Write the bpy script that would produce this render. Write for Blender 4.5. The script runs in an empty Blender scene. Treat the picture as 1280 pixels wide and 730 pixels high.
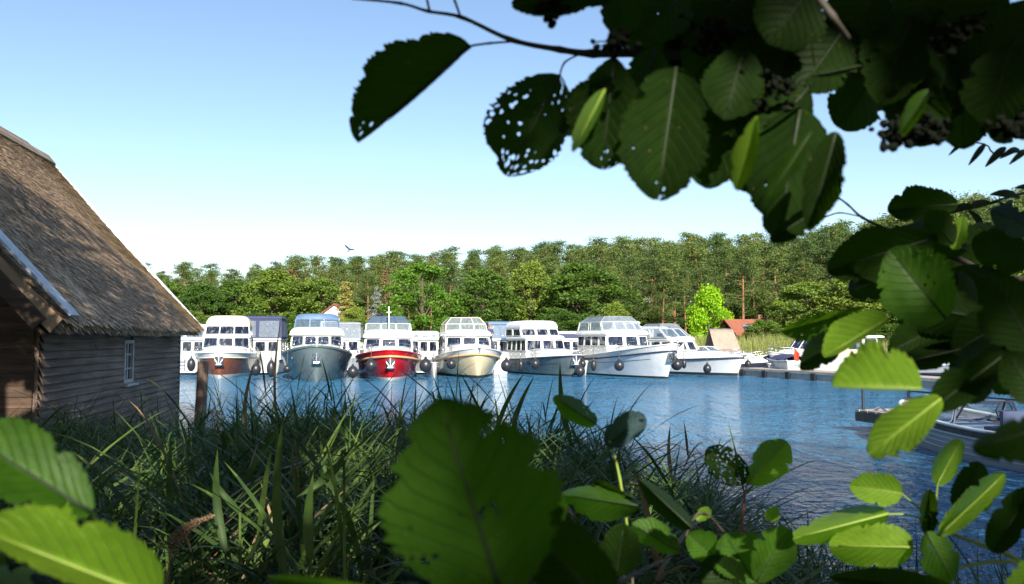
import bpy, bmesh, math, random
import numpy as np
from mathutils import Vector, Matrix, noise

R = math.radians
PI = math.pi
random.seed(7)
RS = np.random.RandomState(11)
S = bpy.context.scene
COL = S.collection

# ------------------------------------------------------------------ camera
EYE = 2.2
F = 1000.0
PITCH = math.atan(60.0 / F)
cd = bpy.data.cameras.new('camera')
cam = bpy.data.objects.new('camera', cd)
COL.objects.link(cam)
cam.location = (0, 0, EYE)
cam.rotation_euler = (PI / 2 + PITCH, 0, 0)
cd.sensor_width = 36.0
cd.lens = 36.0 * F / 1280.0
cd.clip_start = 0.05
cd.clip_end = 3000
cd.dof.use_dof = True
cd.dof.focus_distance = 42.0
cd.dof.aperture_fstop = 11.0
S.camera = cam

# ------------------------------------------------------------------ sky and sun
SUN_EL = R(30.0)
SUN_AZ = R(166.0)          # clockwise from +Y: behind the camera, a little to the right
SUN = Vector((math.sin(SUN_AZ) * math.cos(SUN_EL), math.cos(SUN_AZ) * math.cos(SUN_EL), math.sin(SUN_EL)))
w = bpy.data.worlds.new('World')
S.world = w
w.use_nodes = True
nt = w.node_tree
sky = nt.nodes.new('ShaderNodeTexSky')
sky.sky_type = 'NISHITA'
sky.sun_disc = False
sky.sun_elevation = SUN_EL
sky.sun_rotation = SUN_AZ
sky.air_density = 1.0
sky.dust_density = 0.5
sky.ozone_density = 1.6
nt.links.new(sky.outputs[0], nt.nodes['Background'].inputs[0])
nt.nodes['Background'].inputs[1].default_value = 0.101
ld = bpy.data.lights.new('sun', 'SUN')
ld.energy = 5.0
ld.angle = R(0.5)
ld.color = (1.0, 0.93, 0.80)
sun = bpy.data.objects.new('sun', ld)
COL.objects.link(sun)
sun.rotation_euler = SUN.to_track_quat('Z', 'Y').to_euler()
sun.location = (10, -30, 30)

S.view_settings.view_transform = 'Standard'
S.view_settings.look = 'None'
S.view_settings.gamma = 1.0
S.view_settings.exposure = 1.05
S.render.engine = 'CYCLES'
S.cycles.use_denoising = True
S.cycles.max_bounces = 8
S.cycles.diffuse_bounces = 3
S.cycles.glossy_bounces = 3
S.cycles.transmission_bounces = 5
S.cycles.transparent_max_bounces = 16
S.cycles.caustics_reflective = False
S.cycles.caustics_refractive = False

def P(px, py, D):
    """point seen at pixel (px, py) of the 1280x730 photograph, at depth y = D"""
    dx = (px - 640.0) / F
    dy = -(py - 365.0) / F
    cp, sp = math.cos(PITCH), math.sin(PITCH)
    d = Vector((dx, cp - dy * sp, sp + dy * cp))
    d *= D / d.y
    return Vector((0, 0, EYE)) + d

def G(px, D, z=0.0):
    p = P(px, 425, D)
    return Vector((p.x, p.y, z))

# ------------------------------------------------------------------ mesh helpers
class MB:
    def __init__(s):
        s.v = []; s.f = []; s.m = []
    def add(s, vs, fs, mi=0):
        o = len(s.v)
        s.v += [tuple(p) for p in vs]
        for f in fs:
            s.f.append([o + i for i in f]); s.m.append(mi)
    def box(s, c, d, mi=0, rz=0.0, M=None):
        hx, hy, hz = d[0] / 2, d[1] / 2, d[2] / 2
        vs = [Vector((x, y, z)) for x in (-hx, hx) for y in (-hy, hy) for z in (-hz, hz)]
        if rz: vs = [Matrix.Rotation(rz, 3, 'Z') @ p for p in vs]
        if M is not None: vs = [M @ p for p in vs]
        s.add([p + Vector(c) for p in vs], [(0,1,3,2),(4,6,7,5),(0,4,5,1),(2,3,7,6),(0,2,6,4),(1,5,7,3)], mi)
    def tube(s, pts, r, n=8, mi=0, cap=True):
        pts = [Vector(p) for p in pts]
        rs = r if isinstance(r, (list, tuple)) else [r] * len(pts)
        vs = []; fs = []
        ref = None
        for i, p in enumerate(pts):
            a = pts[max(i - 1, 0)]; b = pts[min(i + 1, len(pts) - 1)]
            t = (b - a)
            t = t.normalized() if t.length > 1e-9 else Vector((0, 0, 1))
            if ref is None:
                ref = t.orthogonal().normalized()
            u = (ref - t * ref.dot(t))
            u = u.normalized() if u.length > 1e-6 else t.orthogonal().normalized()
            ref = u
            v_ = t.cross(u)
            for k in range(n):
                an = 2 * PI * k / n
                vs.append(p + (u * math.cos(an) + v_ * math.sin(an)) * rs[i])
        for i in range(len(pts) - 1):
            for k in range(n):
                k2 = (k + 1) % n
                fs.append((i * n + k, i * n + k2, (i + 1) * n + k2, (i + 1) * n + k))
        if cap:
            fs.append(tuple(range(n))[::-1]); fs.append(tuple((len(pts) - 1) * n + k for k in range(n)))
        s.add(vs, fs, mi)
    def lathe(s, prof, c=(0, 0, 0), n=14, mi=0, M=None):
        vs = []; fs = []
        for (r, z) in prof:
            for k in range(n):
                a = 2 * PI * k / n
                p = Vector((r * math.cos(a), r * math.sin(a), z))
                if M is not None: p = M @ p
                vs.append(p + Vector(c))
        for i in range(len(prof) - 1):
            for k in range(n):
                k2 = (k + 1) % n
                fs.append((i * n + k, i * n + k2, (i + 1) * n + k2, (i + 1) * n + k))
        s.add(vs, fs, mi)
    def prism(s, poly, off, mi=0):
        n = len(poly); off = Vector(off)
        vs = [Vector(p) for p in poly] + [Vector(p) + off for p in poly]
        fs = [tuple(range(n))[::-1], tuple(range(n, 2 * n))] + [(i, (i + 1) % n, n + (i + 1) % n, n + i) for i in range(n)]
        s.add(vs, fs, mi)
    def grid(s, rows, mi=0, close=False):
        vs = [p for r in rows for p in r]; n = len(rows[0]); fs = []
        for i in range(len(rows) - 1):
            for k in range(n - (0 if close else 1)):
                k2 = (k + 1) % n
                fs.append((i * n + k, i * n + k2, (i + 1) * n + k2, (i + 1) * n + k))
        s.add(vs, fs, mi)
    def build(s, name, mats, parent=None, smooth=False, loc=None):
        me = bpy.data.meshes.new(name)
        me.from_pydata(s.v, [], s.f)
        for m in (mats if isinstance(mats, (list, tuple)) else [mats]):
            me.materials.append(m)
        if any(s.m): me.polygons.foreach_set('material_index', s.m)
        if smooth:
            me.polygons.foreach_set('use_smooth', [True] * len(me.polygons))
            if smooth != 'all':
                try: me.set_sharp_from_angle(angle=R(38))
                except Exception: pass
        me.update()
        o = bpy.data.objects.new(name, me)
        COL.objects.link(o)
        if parent is not None: o.parent = parent
        if loc is not None: o.location = loc
        return o

def quads_mesh(name, V, mat, idx=None):
    """V: (N,4,3) array of quads -> mesh datablock, built fast"""
    N = V.shape[0]
    me = bpy.data.meshes.new(name)
    me.vertices.add(N * 4); me.loops.add(N * 4); me.polygons.add(N)
    me.vertices.foreach_set('co', V.reshape(-1).astype(np.float32))
    me.loops.foreach_set('vertex_index', np.arange(N * 4, dtype=np.int32))
    me.polygons.foreach_set('loop_start', np.arange(0, N * 4, 4, dtype=np.int32))
    me.polygons.foreach_set('loop_total', np.full(N, 4, dtype=np.int32))
    for m in (mat if isinstance(mat, (list, tuple)) else [mat]): me.materials.append(m)
    if idx is not None: me.polygons.foreach_set('material_index', idx.astype(np.int32))
    me.update(calc_edges=True)
    return me

def link(name, me, parent=None, loc=None):
    o = bpy.data.objects.new(name, me); COL.objects.link(o)
    if parent is not None: o.parent = parent
    if loc is not None: o.location = loc
    return o

def tag(o, label=None, cat=None, group=None, kind=None):
    if label: o['label'] = label
    if cat: o['category'] = cat
    if group: o['group'] = group
    if kind: o['kind'] = kind
    return o

def empty(name, loc=(0, 0, 0), rz=0.0, label=None, cat=None, group=None):
    o = bpy.data.objects.new(name, None); COL.objects.link(o)
    o.location = loc; o.rotation_euler = (0, 0, rz); o.empty_display_size = 0.2
    return tag(o, label, cat, group)

# ------------------------------------------------------------------ materials
def nn(nt, typ, ins=None, **props):
    n = nt.nodes.new(typ)
    for k, v in props.items(): setattr(n, k, v)
    for k, v in (ins or {}).items():
        s = n.inputs[k]
        if isinstance(v, bpy.types.NodeSocket): nt.links.new(v, s)
        else: s.default_value = v
    return n

def newmat(name):
    m = bpy.data.materials.new(name); m.use_nodes = True
    nt = m.node_tree
    b = nt.nodes['Principled BSDF']
    return m, nt, b

def c4(c): return (c[0], c[1], c[2], 1.0)

def math_(nt, op, a, b=None, c=None):
    n = nt.nodes.new('ShaderNodeMath'); n.operation = op
    for i, v in enumerate((a, b, c)):
        if v is None: continue
        if isinstance(v, bpy.types.NodeSocket): nt.links.new(v, n.inputs[i])
        else: n.inputs[i].default_value = v
    return n.outputs[0]

def ramp(nt, fac, stops):
    n = nt.nodes.new('ShaderNodeValToRGB')
    e = n.color_ramp.elements
    while len(e) < len(stops): e.new(0.5)
    for i, (p, c) in enumerate(stops):
        e[i].position = p; e[i].color = c4(c) if len(c) == 3 else c
    nt.links.new(fac, n.inputs[0])
    return n.outputs[0]

def simple(name, col, rough=0.5, metal=0.0, var=0.0, scale=3.0, bump=0.0, bscale=30.0, coat=0.0, dark=None, stretch=(1, 1, 1)):
    """plain material with an uneven, slightly weathered surface"""
    m, nt, b = newmat(name)
    b.inputs['Roughness'].default_value = rough
    b.inputs['Metallic'].default_value = metal
    b.inputs['Coat Weight'].default_value = coat
    b.inputs['Base Color'].default_value = c4(col)
    tc = nn(nt, 'ShaderNodeTexCoord')
    mp = nn(nt, 'ShaderNodeMapping', {'Vector': tc.outputs['Object'], 'Scale': stretch})
    if var > 0:
        n1 = nn(nt, 'ShaderNodeTexNoise', {'Vector': mp.outputs[0], 'Scale': scale, 'Detail': 6.0, 'Roughness': 0.65})
        d = dark or tuple(x * (1 - var) for x in col)
        lt = tuple(min(1, x * (1 + var * 0.5)) for x in col)
        cr = ramp(nt, n1.outputs[0], [(0.3, d), (0.5, col), (0.72, lt)])
        nt.links.new(cr, b.inputs['Base Color'])
        r = math_(nt, 'MULTIPLY_ADD', n1.outputs[0], 0.25, rough - 0.1)
        nt.links.new(r, b.inputs['Roughness'])
    if bump > 0:
        n2 = nn(nt, 'ShaderNodeTexNoise', {'Vector': mp.outputs[0], 'Scale': bscale, 'Detail': 5.0})
        bp = nn(nt, 'ShaderNodeBump', {'Height': n2.outputs[0], 'Strength': 0.6, 'Distance': bump})
        nt.links.new(bp.outputs[0], b.inputs['Normal'])
    return m

def foliage_mat(name, dark, mid, light, trans=0.35, scale=0.6, rough=0.55, objvar=0.5):
    m, nt, b = newmat(name)
    out = nt.nodes['Material Output']
    tc = nn(nt, 'ShaderNodeTexCoord')
    oi = nn(nt, 'ShaderNodeObjectInfo')
    n1 = nn(nt, 'ShaderNodeTexNoise', {'Vector': tc.outputs['Object'], 'Scale': scale, 'Detail': 4.0, 'Roughness': 0.7})
    f = math_(nt, 'MULTIPLY_ADD', oi.outputs['Random'], objvar * 0.4, n1.outputs[0])
    f = math_(nt, 'SUBTRACT', f, objvar * 0.2)
    cr = ramp(nt, f, [(0.28, dark), (0.5, mid), (0.72, light)])
    hs = nn(nt, 'ShaderNodeHueSaturation', {'Color': cr, 'Hue': math_(nt, 'MULTIPLY_ADD', oi.outputs['Random'], -0.035 * objvar, 0.5 + 0.0175 * objvar)})
    col = hs.outputs[0]
    nt.links.new(col, b.inputs['Base Color'])
    b.inputs['Roughness'].default_value = rough
    b.inputs['Specular IOR Level'].default_value = 0.3
    tr = nn(nt, 'ShaderNodeBsdfTranslucent', {'Color': nn(nt, 'ShaderNodeMix', {0: 0.5, 6: col, 7: (light[0] * 1.5, light[1] * 1.6, light[2] * 0.5, 1)}, data_type='RGBA').outputs[2]})
    mx = nn(nt, 'ShaderNodeMixShader', {0: trans, 1: b.outputs[0], 2: tr.outputs[0]})
    nt.links.new(mx.outputs[0], out.inputs[0])
    return m

M = {}
M['bark'] = simple('bark', (0.10, 0.075, 0.055), 0.9, var=0.5, scale=6, bump=0.02, bscale=20, stretch=(1, 1, 0.2))
M['pinebark'] = simple('pine_bark', (0.30, 0.15, 0.075), 0.9, var=0.5, scale=3, bump=0.02, bscale=12, stretch=(1, 1, 0.3), dark=(0.09, 0.06, 0.045))
M['pine'] = foliage_mat('pine_needles', (0.045, 0.080, 0.022), (0.095, 0.145, 0.034), (0.17, 0.215, 0.047), 0.18, 0.35, objvar=0.6)
M['decid'] = foliage_mat('broad_leaves', (0.050, 0.095, 0.016), (0.095, 0.165, 0.024), (0.19, 0.27, 0.038), 0.32, 0.5, objvar=0.8)
M['decid2'] = foliage_mat('bright_leaves', (0.06, 0.13, 0.016), (0.10, 0.21, 0.022), (0.17, 0.30, 0.03), 0.35, 0.5, objvar=0.1)
M['lime'] = foliage_mat('lime_leaves', (0.17, 0.33, 0.012), (0.27, 0.48, 0.016), (0.38, 0.58, 0.02), 0.4, 0.7, objvar=0.0)
M['silver'] = foliage_mat('silver_needles', (0.14, 0.17, 0.14), (0.25, 0.28, 0.24), (0.36, 0.38, 0.33), 0.1, 1.0, objvar=0.0)
M['yellow'] = foliage_mat('yellowing_needles', (0.20, 0.19, 0.05), (0.33, 0.30, 0.08), (0.42, 0.38, 0.12), 0.2, 1.0, objvar=0.0)
M['rust'] = foliage_mat('rusty_needles', (0.10, 0.07, 0.035), (0.18, 0.115, 0.05), (0.25, 0.17, 0.08), 0.2, 1.0, objvar=0.0)
M['canopy'] = foliage_mat('alder_crown_leaves', (0.03, 0.06, 0.012), (0.05, 0.10, 0.016), (0.08, 0.15, 0.022), 0.22, 1.5)

# ------------------------------------------------------------------ terrain
SHX = [-60, -30, -16, -12, -9.5, -8, -6, -4, -2, 0, 2, 3, 4, 6, 9, 14, 30, 60]
SHY = [60, 42, 27, 22.5, 20.5, 16, 13.5, 12, 11, 9.6, 7.2, 6.2, 5.2, 4.2, 3.6, 3.2, 3, 3]
def near_shore(x): return np.interp(x, SHX, SHY)
def far_shore(x): return np.interp(x, [-200, -60, -30, 0, 20, 40, 60, 90, 200], [70, 62, 64, 66, 72, 78, 76, 60, 50])
def smooth(t):
    t = np.clip(t, 0, 1); return t * t * (3 - 2 * t)
def ground_z(x, y):
    x = np.asarray(x, float); y = np.asarray(y, float)
    dn = near_shore(x) - y
    df = y - far_shore(x)
    d = np.maximum(dn, df)
    z = np.where(d < 0, -1.6 * smooth(-d / 5.0), 0.55 * smooth(d / 2.5))
    z = z + 5.5 * smooth((df - 22) / 110.0) + 8.0 * smooth((df - 115) / 60.0)
    z = z + np.where(d > 0.5, 0.06 * np.sin(x * 1.7 + 0.3 * y) * np.cos(y * 1.3), 0)
    return z
ax = np.unique(np.concatenate([np.linspace(-1500, -140, 14), np.arange(-140, -30, 5), np.arange(-30, 30, 0.8), np.arange(30, 140, 5), np.linspace(140, 1500, 14)]))
ay = np.unique(np.concatenate([np.linspace(-600, -40, 8), np.arange(-40, -5, 3), np.arange(-5, 28, 0.7), np.arange(28, 60, 4), np.arange(60, 100, 1.5), np.arange(100, 260, 8), np.linspace(260, 1800, 14)]))
X, Y = np.meshgrid(ax, ay)
Z = ground_z(X, Y)
mb = MB()
mb.grid([[(X[i, j], Y[i, j], Z[i, j]) for j in range(len(ax))] for i in range(len(ay))])
m, nt, b = newmat('bank_soil_and_turf')
tc = nn(nt, 'ShaderNodeTexCoord')
n1 = nn(nt, 'ShaderNodeTexNoise', {'Vector': tc.outputs['Object'], 'Scale': 0.35, 'Detail': 8.0, 'Roughness': 0.7})
n2 = nn(nt, 'ShaderNodeTexNoise', {'Vector': tc.outputs['Object'], 'Scale': 9.0, 'Detail': 6.0})
nt.links.new(ramp(nt, math_(nt, 'ADD', math_(nt, 'MULTIPLY', n1.outputs[0], 0.6), math_(nt, 'MULTIPLY', n2.outputs[0], 0.4)),
     [(0.35, (0.035, 0.028, 0.016)), (0.5, (0.05, 0.065, 0.02)), (0.65, (0.10, 0.12, 0.035))]), b.inputs['Base Color'])
b.inputs['Roughness'].default_value = 0.95
nt.links.new(nn(nt, 'ShaderNodeBump', {'Height': n2.outputs[0], 'Distance': 0.08}).outputs[0], b.inputs['Normal'])
tag(mb.build('ground', m, smooth='all'), kind='structure')

# water
mb = MB()
mb.add([(-700, -200, 0), (700, -200, 0), (700, 110, 0), (-700, 110, 0)], [(0, 1, 2, 3)])
m, nt, b = newmat('lake_water')
tc = nn(nt, 'ShaderNodeTexCoord')
mp = nn(nt, 'ShaderNodeMapping', {'Vector': tc.outputs['Object'], 'Scale': (0.75, 1.5, 1), 'Rotation': (0, 0, R(8))})
w1 = nn(nt, 'ShaderNodeTexNoise', {'Vector': mp.outputs[0], 'Scale': 2.6, 'Detail': 3.0, 'Roughness': 0.55, 'Distortion': 0.4})
w2 = nn(nt, 'ShaderNodeTexNoise', {'Vector': mp.outputs[0], 'Scale': 0.55, 'Detail': 2.0})
w3 = nn(nt, 'ShaderNodeTexNoise', {'Vector': mp.outputs[0], 'Scale': 9.0, 'Detail': 2.0})
h = math_(nt, 'ADD', math_(nt, 'MULTIPLY', w1.outputs[0], 1.0), math_(nt, 'MULTIPLY', w2.outputs[0], 1.4))
h = math_(nt, 'ADD', h, math_(nt, 'MULTIPLY', w3.outputs[0], 0.45))
mp2 = nn(nt, 'ShaderNodeMapping', {'Vector': tc.outputs['Object'], 'Scale': (1.0, 0.32, 1)})
w4 = nn(nt, 'ShaderNodeTexNoise', {'Vector': mp2.outputs[0], 'Scale': 1.5, 'Detail': 4.0, 'Roughness': 0.7})
h = math_(nt, 'ADD', h, math_(nt, 'MULTIPLY', w4.outputs[0], 3.6))
w5 = nn(nt, 'ShaderNodeTexNoise', {'Vector': tc.outputs['Object'], 'Scale': 0.09, 'Detail': 3.0})
h = math_(nt, 'MULTIPLY', h, nn(nt, 'ShaderNodeMapRange', {'Value': w5.outputs[0], 1: 0.35, 2: 0.62, 3: 0.55, 4: 1.25}).outputs[0])
bp = nn(nt, 'ShaderNodeBump', {'Height': h, 'Strength': 1.0, 'Distance': 0.34})
nt.links.new(bp.outputs[0], b.inputs['Normal'])
b.inputs['Base Color'].default_value = (0.045, 0.180, 0.335, 1)  # blue of the reflected sky is put into the base colour
b.inputs['Roughness'].default_value = 0.06
b.inputs['IOR'].default_value = 1.24
tag(mb.build('water', m), kind='structure')

# ------------------------------------------------------------------ trees
def rand_quads(C, sx, sy, tilt=1.0, rs=RS, up=None):
    """quads with random orientation at centres C (N,3); sx, sy arrays or floats"""
    N = len(C)
    n = rs.normal(size=(N, 3)); n[:, 2] = n[:, 2] * tilt + (0.6 if up is None else up)
    n /= np.linalg.norm(n, axis=1)[:, None]
    a = rs.normal(size=(N, 3)); a -= n * np.sum(a * n, axis=1)[:, None]
    a /= np.linalg.norm(a, axis=1)[:, None]
    b = np.cross(n, a)
    sx = np.asarray(sx) * (0.7 + 0.6 * rs.rand(N)); sy = np.asarray(sy) * (0.7 + 0.6 * rs.rand(N))
    a = a * sx[:, None] / 2; b = b * sy[:, None] / 2
    k = 0.25 + 0.3 * rs.rand(N)[:, None]
    return np.stack([C - a, C - b * 0.9 + a * k * 0.3, C + a, C + b * 0.9 - a * k * 0.3], axis=1)

def pine_proto(seed, H=18.0, crown0=0.42, wide=2.7, dens=1.0):
    rs = np.random.RandomState(seed)
    bend = rs.normal(size=2) * 0.5
    tr = MB()
    pts = []; rr = []
    for i in range(9):
        t = i / 8
        pts.append((bend[0] * t * t, bend[1] * t * t, H * 0.97 * t)); rr.append(0.20 * (1 - t) ** 0.8 + 0.03)
    tr.tube(pts, rr, 8)
    Cs = []
    nb = int(27 * dens)
    for k in range(nb):
        t = crown0 + (1 - crown0) * ((k + rs.rand()) / nb)
        z = H * t
        u = (t - crown0) / (1 - crown0)
        L = wide * (0.55 + 0.45 * math.sin(PI * min(1, u * 1.3 + 0.15))) * (1.05 - 0.55 * u ** 3) * (0.6 + 0.6 * rs.rand())
        an = rs.rand() * 2 * PI
        rise = 0.15 + 0.35 * u
        bx, by = bend * t * t
        tip = (bx + L * math.cos(an), by + L * math.sin(an), z + L * rise)
        tr.tube([(bx, by, z), ((bx + tip[0]) / 2, (by + tip[1]) / 2, z + L * rise * 0.3), tip], [0.06, 0.04, 0.015], 4, cap=False)
        for q in range(5):
            s = 0.35 + 0.65 * (q + rs.rand()) / 5
            c = np.array([bx + L * s * math.cos(an), by + L * s * math.sin(an), z + L * rise * s * s]) + rs.normal(size=3) * np.array([0.28, 0.28, 0.12])
            n = int(42)
            Cs.append(c + rs.normal(size=(n, 3)) * np.array([0.46, 0.46, 0.24]))
    # a few dead stubs low on the trunk
    for k in range(7):
        z = H * (0.15 + 0.28 * rs.rand()); an = rs.rand() * 6.28; L = 0.5 + rs.rand()
        tr.tube([(0, 0, z), (L * math.cos(an), L * math.sin(an), z + 0.1)], [0.03, 0.01], 4, cap=False)
    C = np.concatenate(Cs)
    V = rand_quads(C, 0.30, 0.13, rs=rs)
    t_o = tr.build('trunk', M['pinebark'], smooth='all')
    return t_o, quads_mesh('pine_crown', V, M['pine'])

def decid_proto(seed, H=12.0, Rr=4.2, mat='decid', clumps=190, q=0.25, low=0.08):
    rs = np.random.RandomState(seed)
    tr = MB()
    tr.tube([(0, 0, -0.3), (0.1, 0, H * 0.25), (0, 0.1, H * 0.55), (0.1, 0, H * 0.85)], [0.32, 0.25, 0.16, 0.04], 8)
    Cs = []
    lob = rs.rand(8) * 0.35 + 0.75
    for k in range(clumps):
        u = rs.rand()
        z = H * (low + (0.98 - low) * u)
        rad = Rr * math.sin(PI * min(1.0, (u * 0.86 + 0.12))) ** 0.6
        an = rs.rand() * 2 * PI
        rad *= lob[int(an / (2 * PI) * 8) % 8] * (0.85 + 0.3 * rs.rand())
        rad *= rs.rand() ** 0.33
        c = np.array([rad * math.cos(an), rad * math.sin(an), z])
        if k % 4 == 0:
            tr.tube([(0, 0, z * 0.55), tuple(c * np.array([.5, .5, .82])), tuple(c)], [0.09, 0.05, 0.02], 4, cap=False)
        s = 0.38 + 0.25 * rs.rand()
        n = int(90)
        d = rs.normal(size=(n, 3)); d /= np.linalg.norm(d, axis=1)[:, None]
        d *= (rs.rand(n) ** 0.4)[:, None] * s * 1.7
        d[:, 2] *= 0.65
        Cs.append(c + d)
    C = np.concatenate(Cs)
    V = rand_quads(C, q * 1.2, q, rs=rs)
    return tr.build('trunk', M['bark'], smooth='all'), quads_mesh('crown', V, M[mat])

def spruce_proto(seed, H=12.0, Rr=2.6, mat='silver', sparse=1.0, droop=0.25):
    rs = np.random.RandomState(seed)
    tr = MB()
    tr.tube([(0, 0, -0.3), (0, 0, H)], [0.2, 0.02], 8)
    Cs = []
    nb = int(75 * sparse)
    for k in range(nb):
        u = (k + rs.rand()) / nb
        z = H * (0.08 + 0.9 * u); L = Rr * (1 - u) ** 0.85 * (0.7 + 0.5 * rs.rand()) + 0.15
        an = rs.rand() * 6.28
        tip = (L * math.cos(an), L * math.sin(an), z - droop * L)
        tr.tube([(0, 0, z), tip], [0.04, 0.01], 4, cap=False)
        m_ = int(3 + L * 3)
        for q in range(m_):
            s = (q + rs.rand()) / m_
            c = np.array([tip[0] * s, tip[1] * s, z - droop * L * s * s])
            n = 24
            Cs.append(c + rs.normal(size=(n, 3)) * np.array([0.22, 0.22, 0.09]))
    C = np.concatenate(Cs)
    return tr.build('trunk', M['bark'], smooth='all'), quads_mesh('crown', rand_quads(C, 0.28, 0.12, rs=rs), M[mat])

def take(proto):
    t, cme = proto
    COL.objects.unlink(t)
    return (t.data, cme)

PINES = [take(pine_proto(100 + i, 18, 0.34 + 0.05 * (i % 3), 2.5 + 0.25 * (i % 3))) for i in range(6)]
DECS = [take(decid_proto(200 + i, 12, 4.1 + 0.4 * (i % 2))) for i in range(4)]
DECB = take(decid_proto(230, 12, 4.4, 'decid2', 120))
LIME = take(decid_proto(240, 6, 2.6, 'lime', 95, 0.2, 0.02))
SILV = take(spruce_proto(250, 12, 2.8, 'silver', 0.8))
YELL = take(spruce_proto(251, 12, 1.7, 'yellow', 0.8))
RUST = take(spruce_proto(252, 10, 1.6, 'rust', 0.45))

def plant_tree(name, proto, x, y, h, h0, label, cat, group=None, wide=1.0, rs=RS, z=None):
    s = h / h0
    r = empty(name, (x, y, float(ground_z(x, y)) - 0.1 if z is None else z), rs.rand() * 6.28, label, cat, group)
    r.scale = (s * wide, s * wide, s)
    link('trunk', proto[0], r); link('crown', proto[1], r)
    return r

SKX = [-200, 190, 235, 300, 350, 420, 500, 570, 640, 700, 760, 850, 920, 1000, 1050, 1100, 1150, 1200, 1280, 1500]
SKY_ = [336, 336, 334, 338, 327, 322, 318, 312, 310, 307, 301, 299, 297, 291, 284, 270, 268, 252, 240, 235]
def sky_h(px, D): return EYE + (425 - np.interp(px, SKX, SKY_)) / F * D
fr = np.random.RandomState(5)
npine = 0
for row, (D, off) in enumerate([(100, 2.6), (110, 1.8), (121, 1.0), (133, 0.3), (147, 0.0), (162, 0.2), (178, 0.6), (196, 1.0)]):
    step = [34, 31, 30, 29, 28, 28, 29, 30][row]
    px = -40 + step * fr.rand()
    while px < 1400:
        Dd = D * (0.86 if px > 1040 else 1.0) + fr.uniform(-4, 4)
        x = (px - 640) / F * Dd
        jit = fr.choice([-2.2, -0.9, -0.3, 0.2, 0.7]) + fr.uniform(-.4, .4)
        h = sky_h(px, Dd) - float(ground_z(x, Dd)) - off + jit
        skip = (row == 0 and (px < 730 or 960 < px < 985)) or (row == 1 and px < 420)
        if not skip and h > 6:
            plant_tree('pine_tree', PINES[fr.randint(6)], x, Dd, h, 18, 'tall pine with orange upper trunk in the forest behind the marina', 'tree', 'pines in the forest behind the marina', fr.uniform(1.0, 1.7), fr)
            npine += 1
        px += step * fr.uniform(0.75, 1.25)

for k in range(46):
    px = -20 + 1400 * (k + fr.rand()) / 46; D = fr.uniform(104, 128)
    x = (px - 640) / F * D
    plant_tree('understorey_tree', DECS[fr.randint(4)], x, D, fr.uniform(5, 8.5), 12, 'leafy understorey tree among the pine trunks behind the marina', 'tree', 'understorey trees among the pine trunks', fr.uniform(1.0, 1.5), fr)
def front_tree(px, D, ytop, wpx, label, proto=None, h0=12, r0=4.3, name='broadleaf_tree', group=None, cat='tree'):
    x = (px - 640) / F * D
    h = EYE + (425 - ytop) / F * D - float(ground_z(x, D)) + 0.1
    wide = (wpx / 2 / F * D) / (r0 * h / h0) * 1.36
    return plant_tree(name, proto or DECS[fr.randint(4)], x, D, h, h0, label, cat, group, wide, fr)

front_tree(345, 96, 339, 76, 'round dark green broadleaf tree above the navy canopied boat left of the grey hull')
front_tree(292, 104, 352, 60, 'olive broadleaf tree above the cream hooded boat with brown hull')
front_tree(250, 100, 356, 56, 'light green broadleaf tree beside the tip of the thatched eave')
front_tree(205, 100, 350, 60, 'broadleaf tree rising just behind the thatched roof edge')
front_tree(400, 98, 346, 62, 'dark green broadleaf tree above the grey hulled boat')
front_tree(528, 90, 329, 74, 'tall bright green broadleaf tree between the red and cream hulled boats', DECB)
front_tree(603, 92, 338, 66, 'rounded green tree above the cream hulled boat and the standing person')
front_tree(663, 95, 326, 58, 'upright green tree above the white hooded boat with dark grey hull')
front_tree(728, 92, 329, 92, 'widest rounded green tree above the large white boat')
front_tree(886, 92, 361, 42, 'bright lime green tree against the dark pines', LIME, 6, 2.7)
front_tree(472, 90, 357, 30, 'silvery pale conifer left of the bright green tree', SILV, 12, 2.6, 'silver_conifer')
front_tree(432, 91, 350, 26, 'yellowing narrow conifer above the gap beside the red boat', YELL, 12, 1.6, 'yellow_conifer')
front_tree(482, 104, 336, 20, 'rusty brown dying conifer behind the silvery one', RUST, 10, 1.5, 'brown_conifer')
front_tree(364, 112, 336, 30, 'copper brown treetop above the round dark tree', RUST, 10, 1.5, 'copper_tree')
front_tree(445, 86, 384, 30, 'small dark conifer between the yellowing and silvery conifers', DECS[1], name='small_conifer')
front_tree(492, 84, 388, 36, 'low bright bush under the bright green tree', DECB, name='bush')
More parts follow.
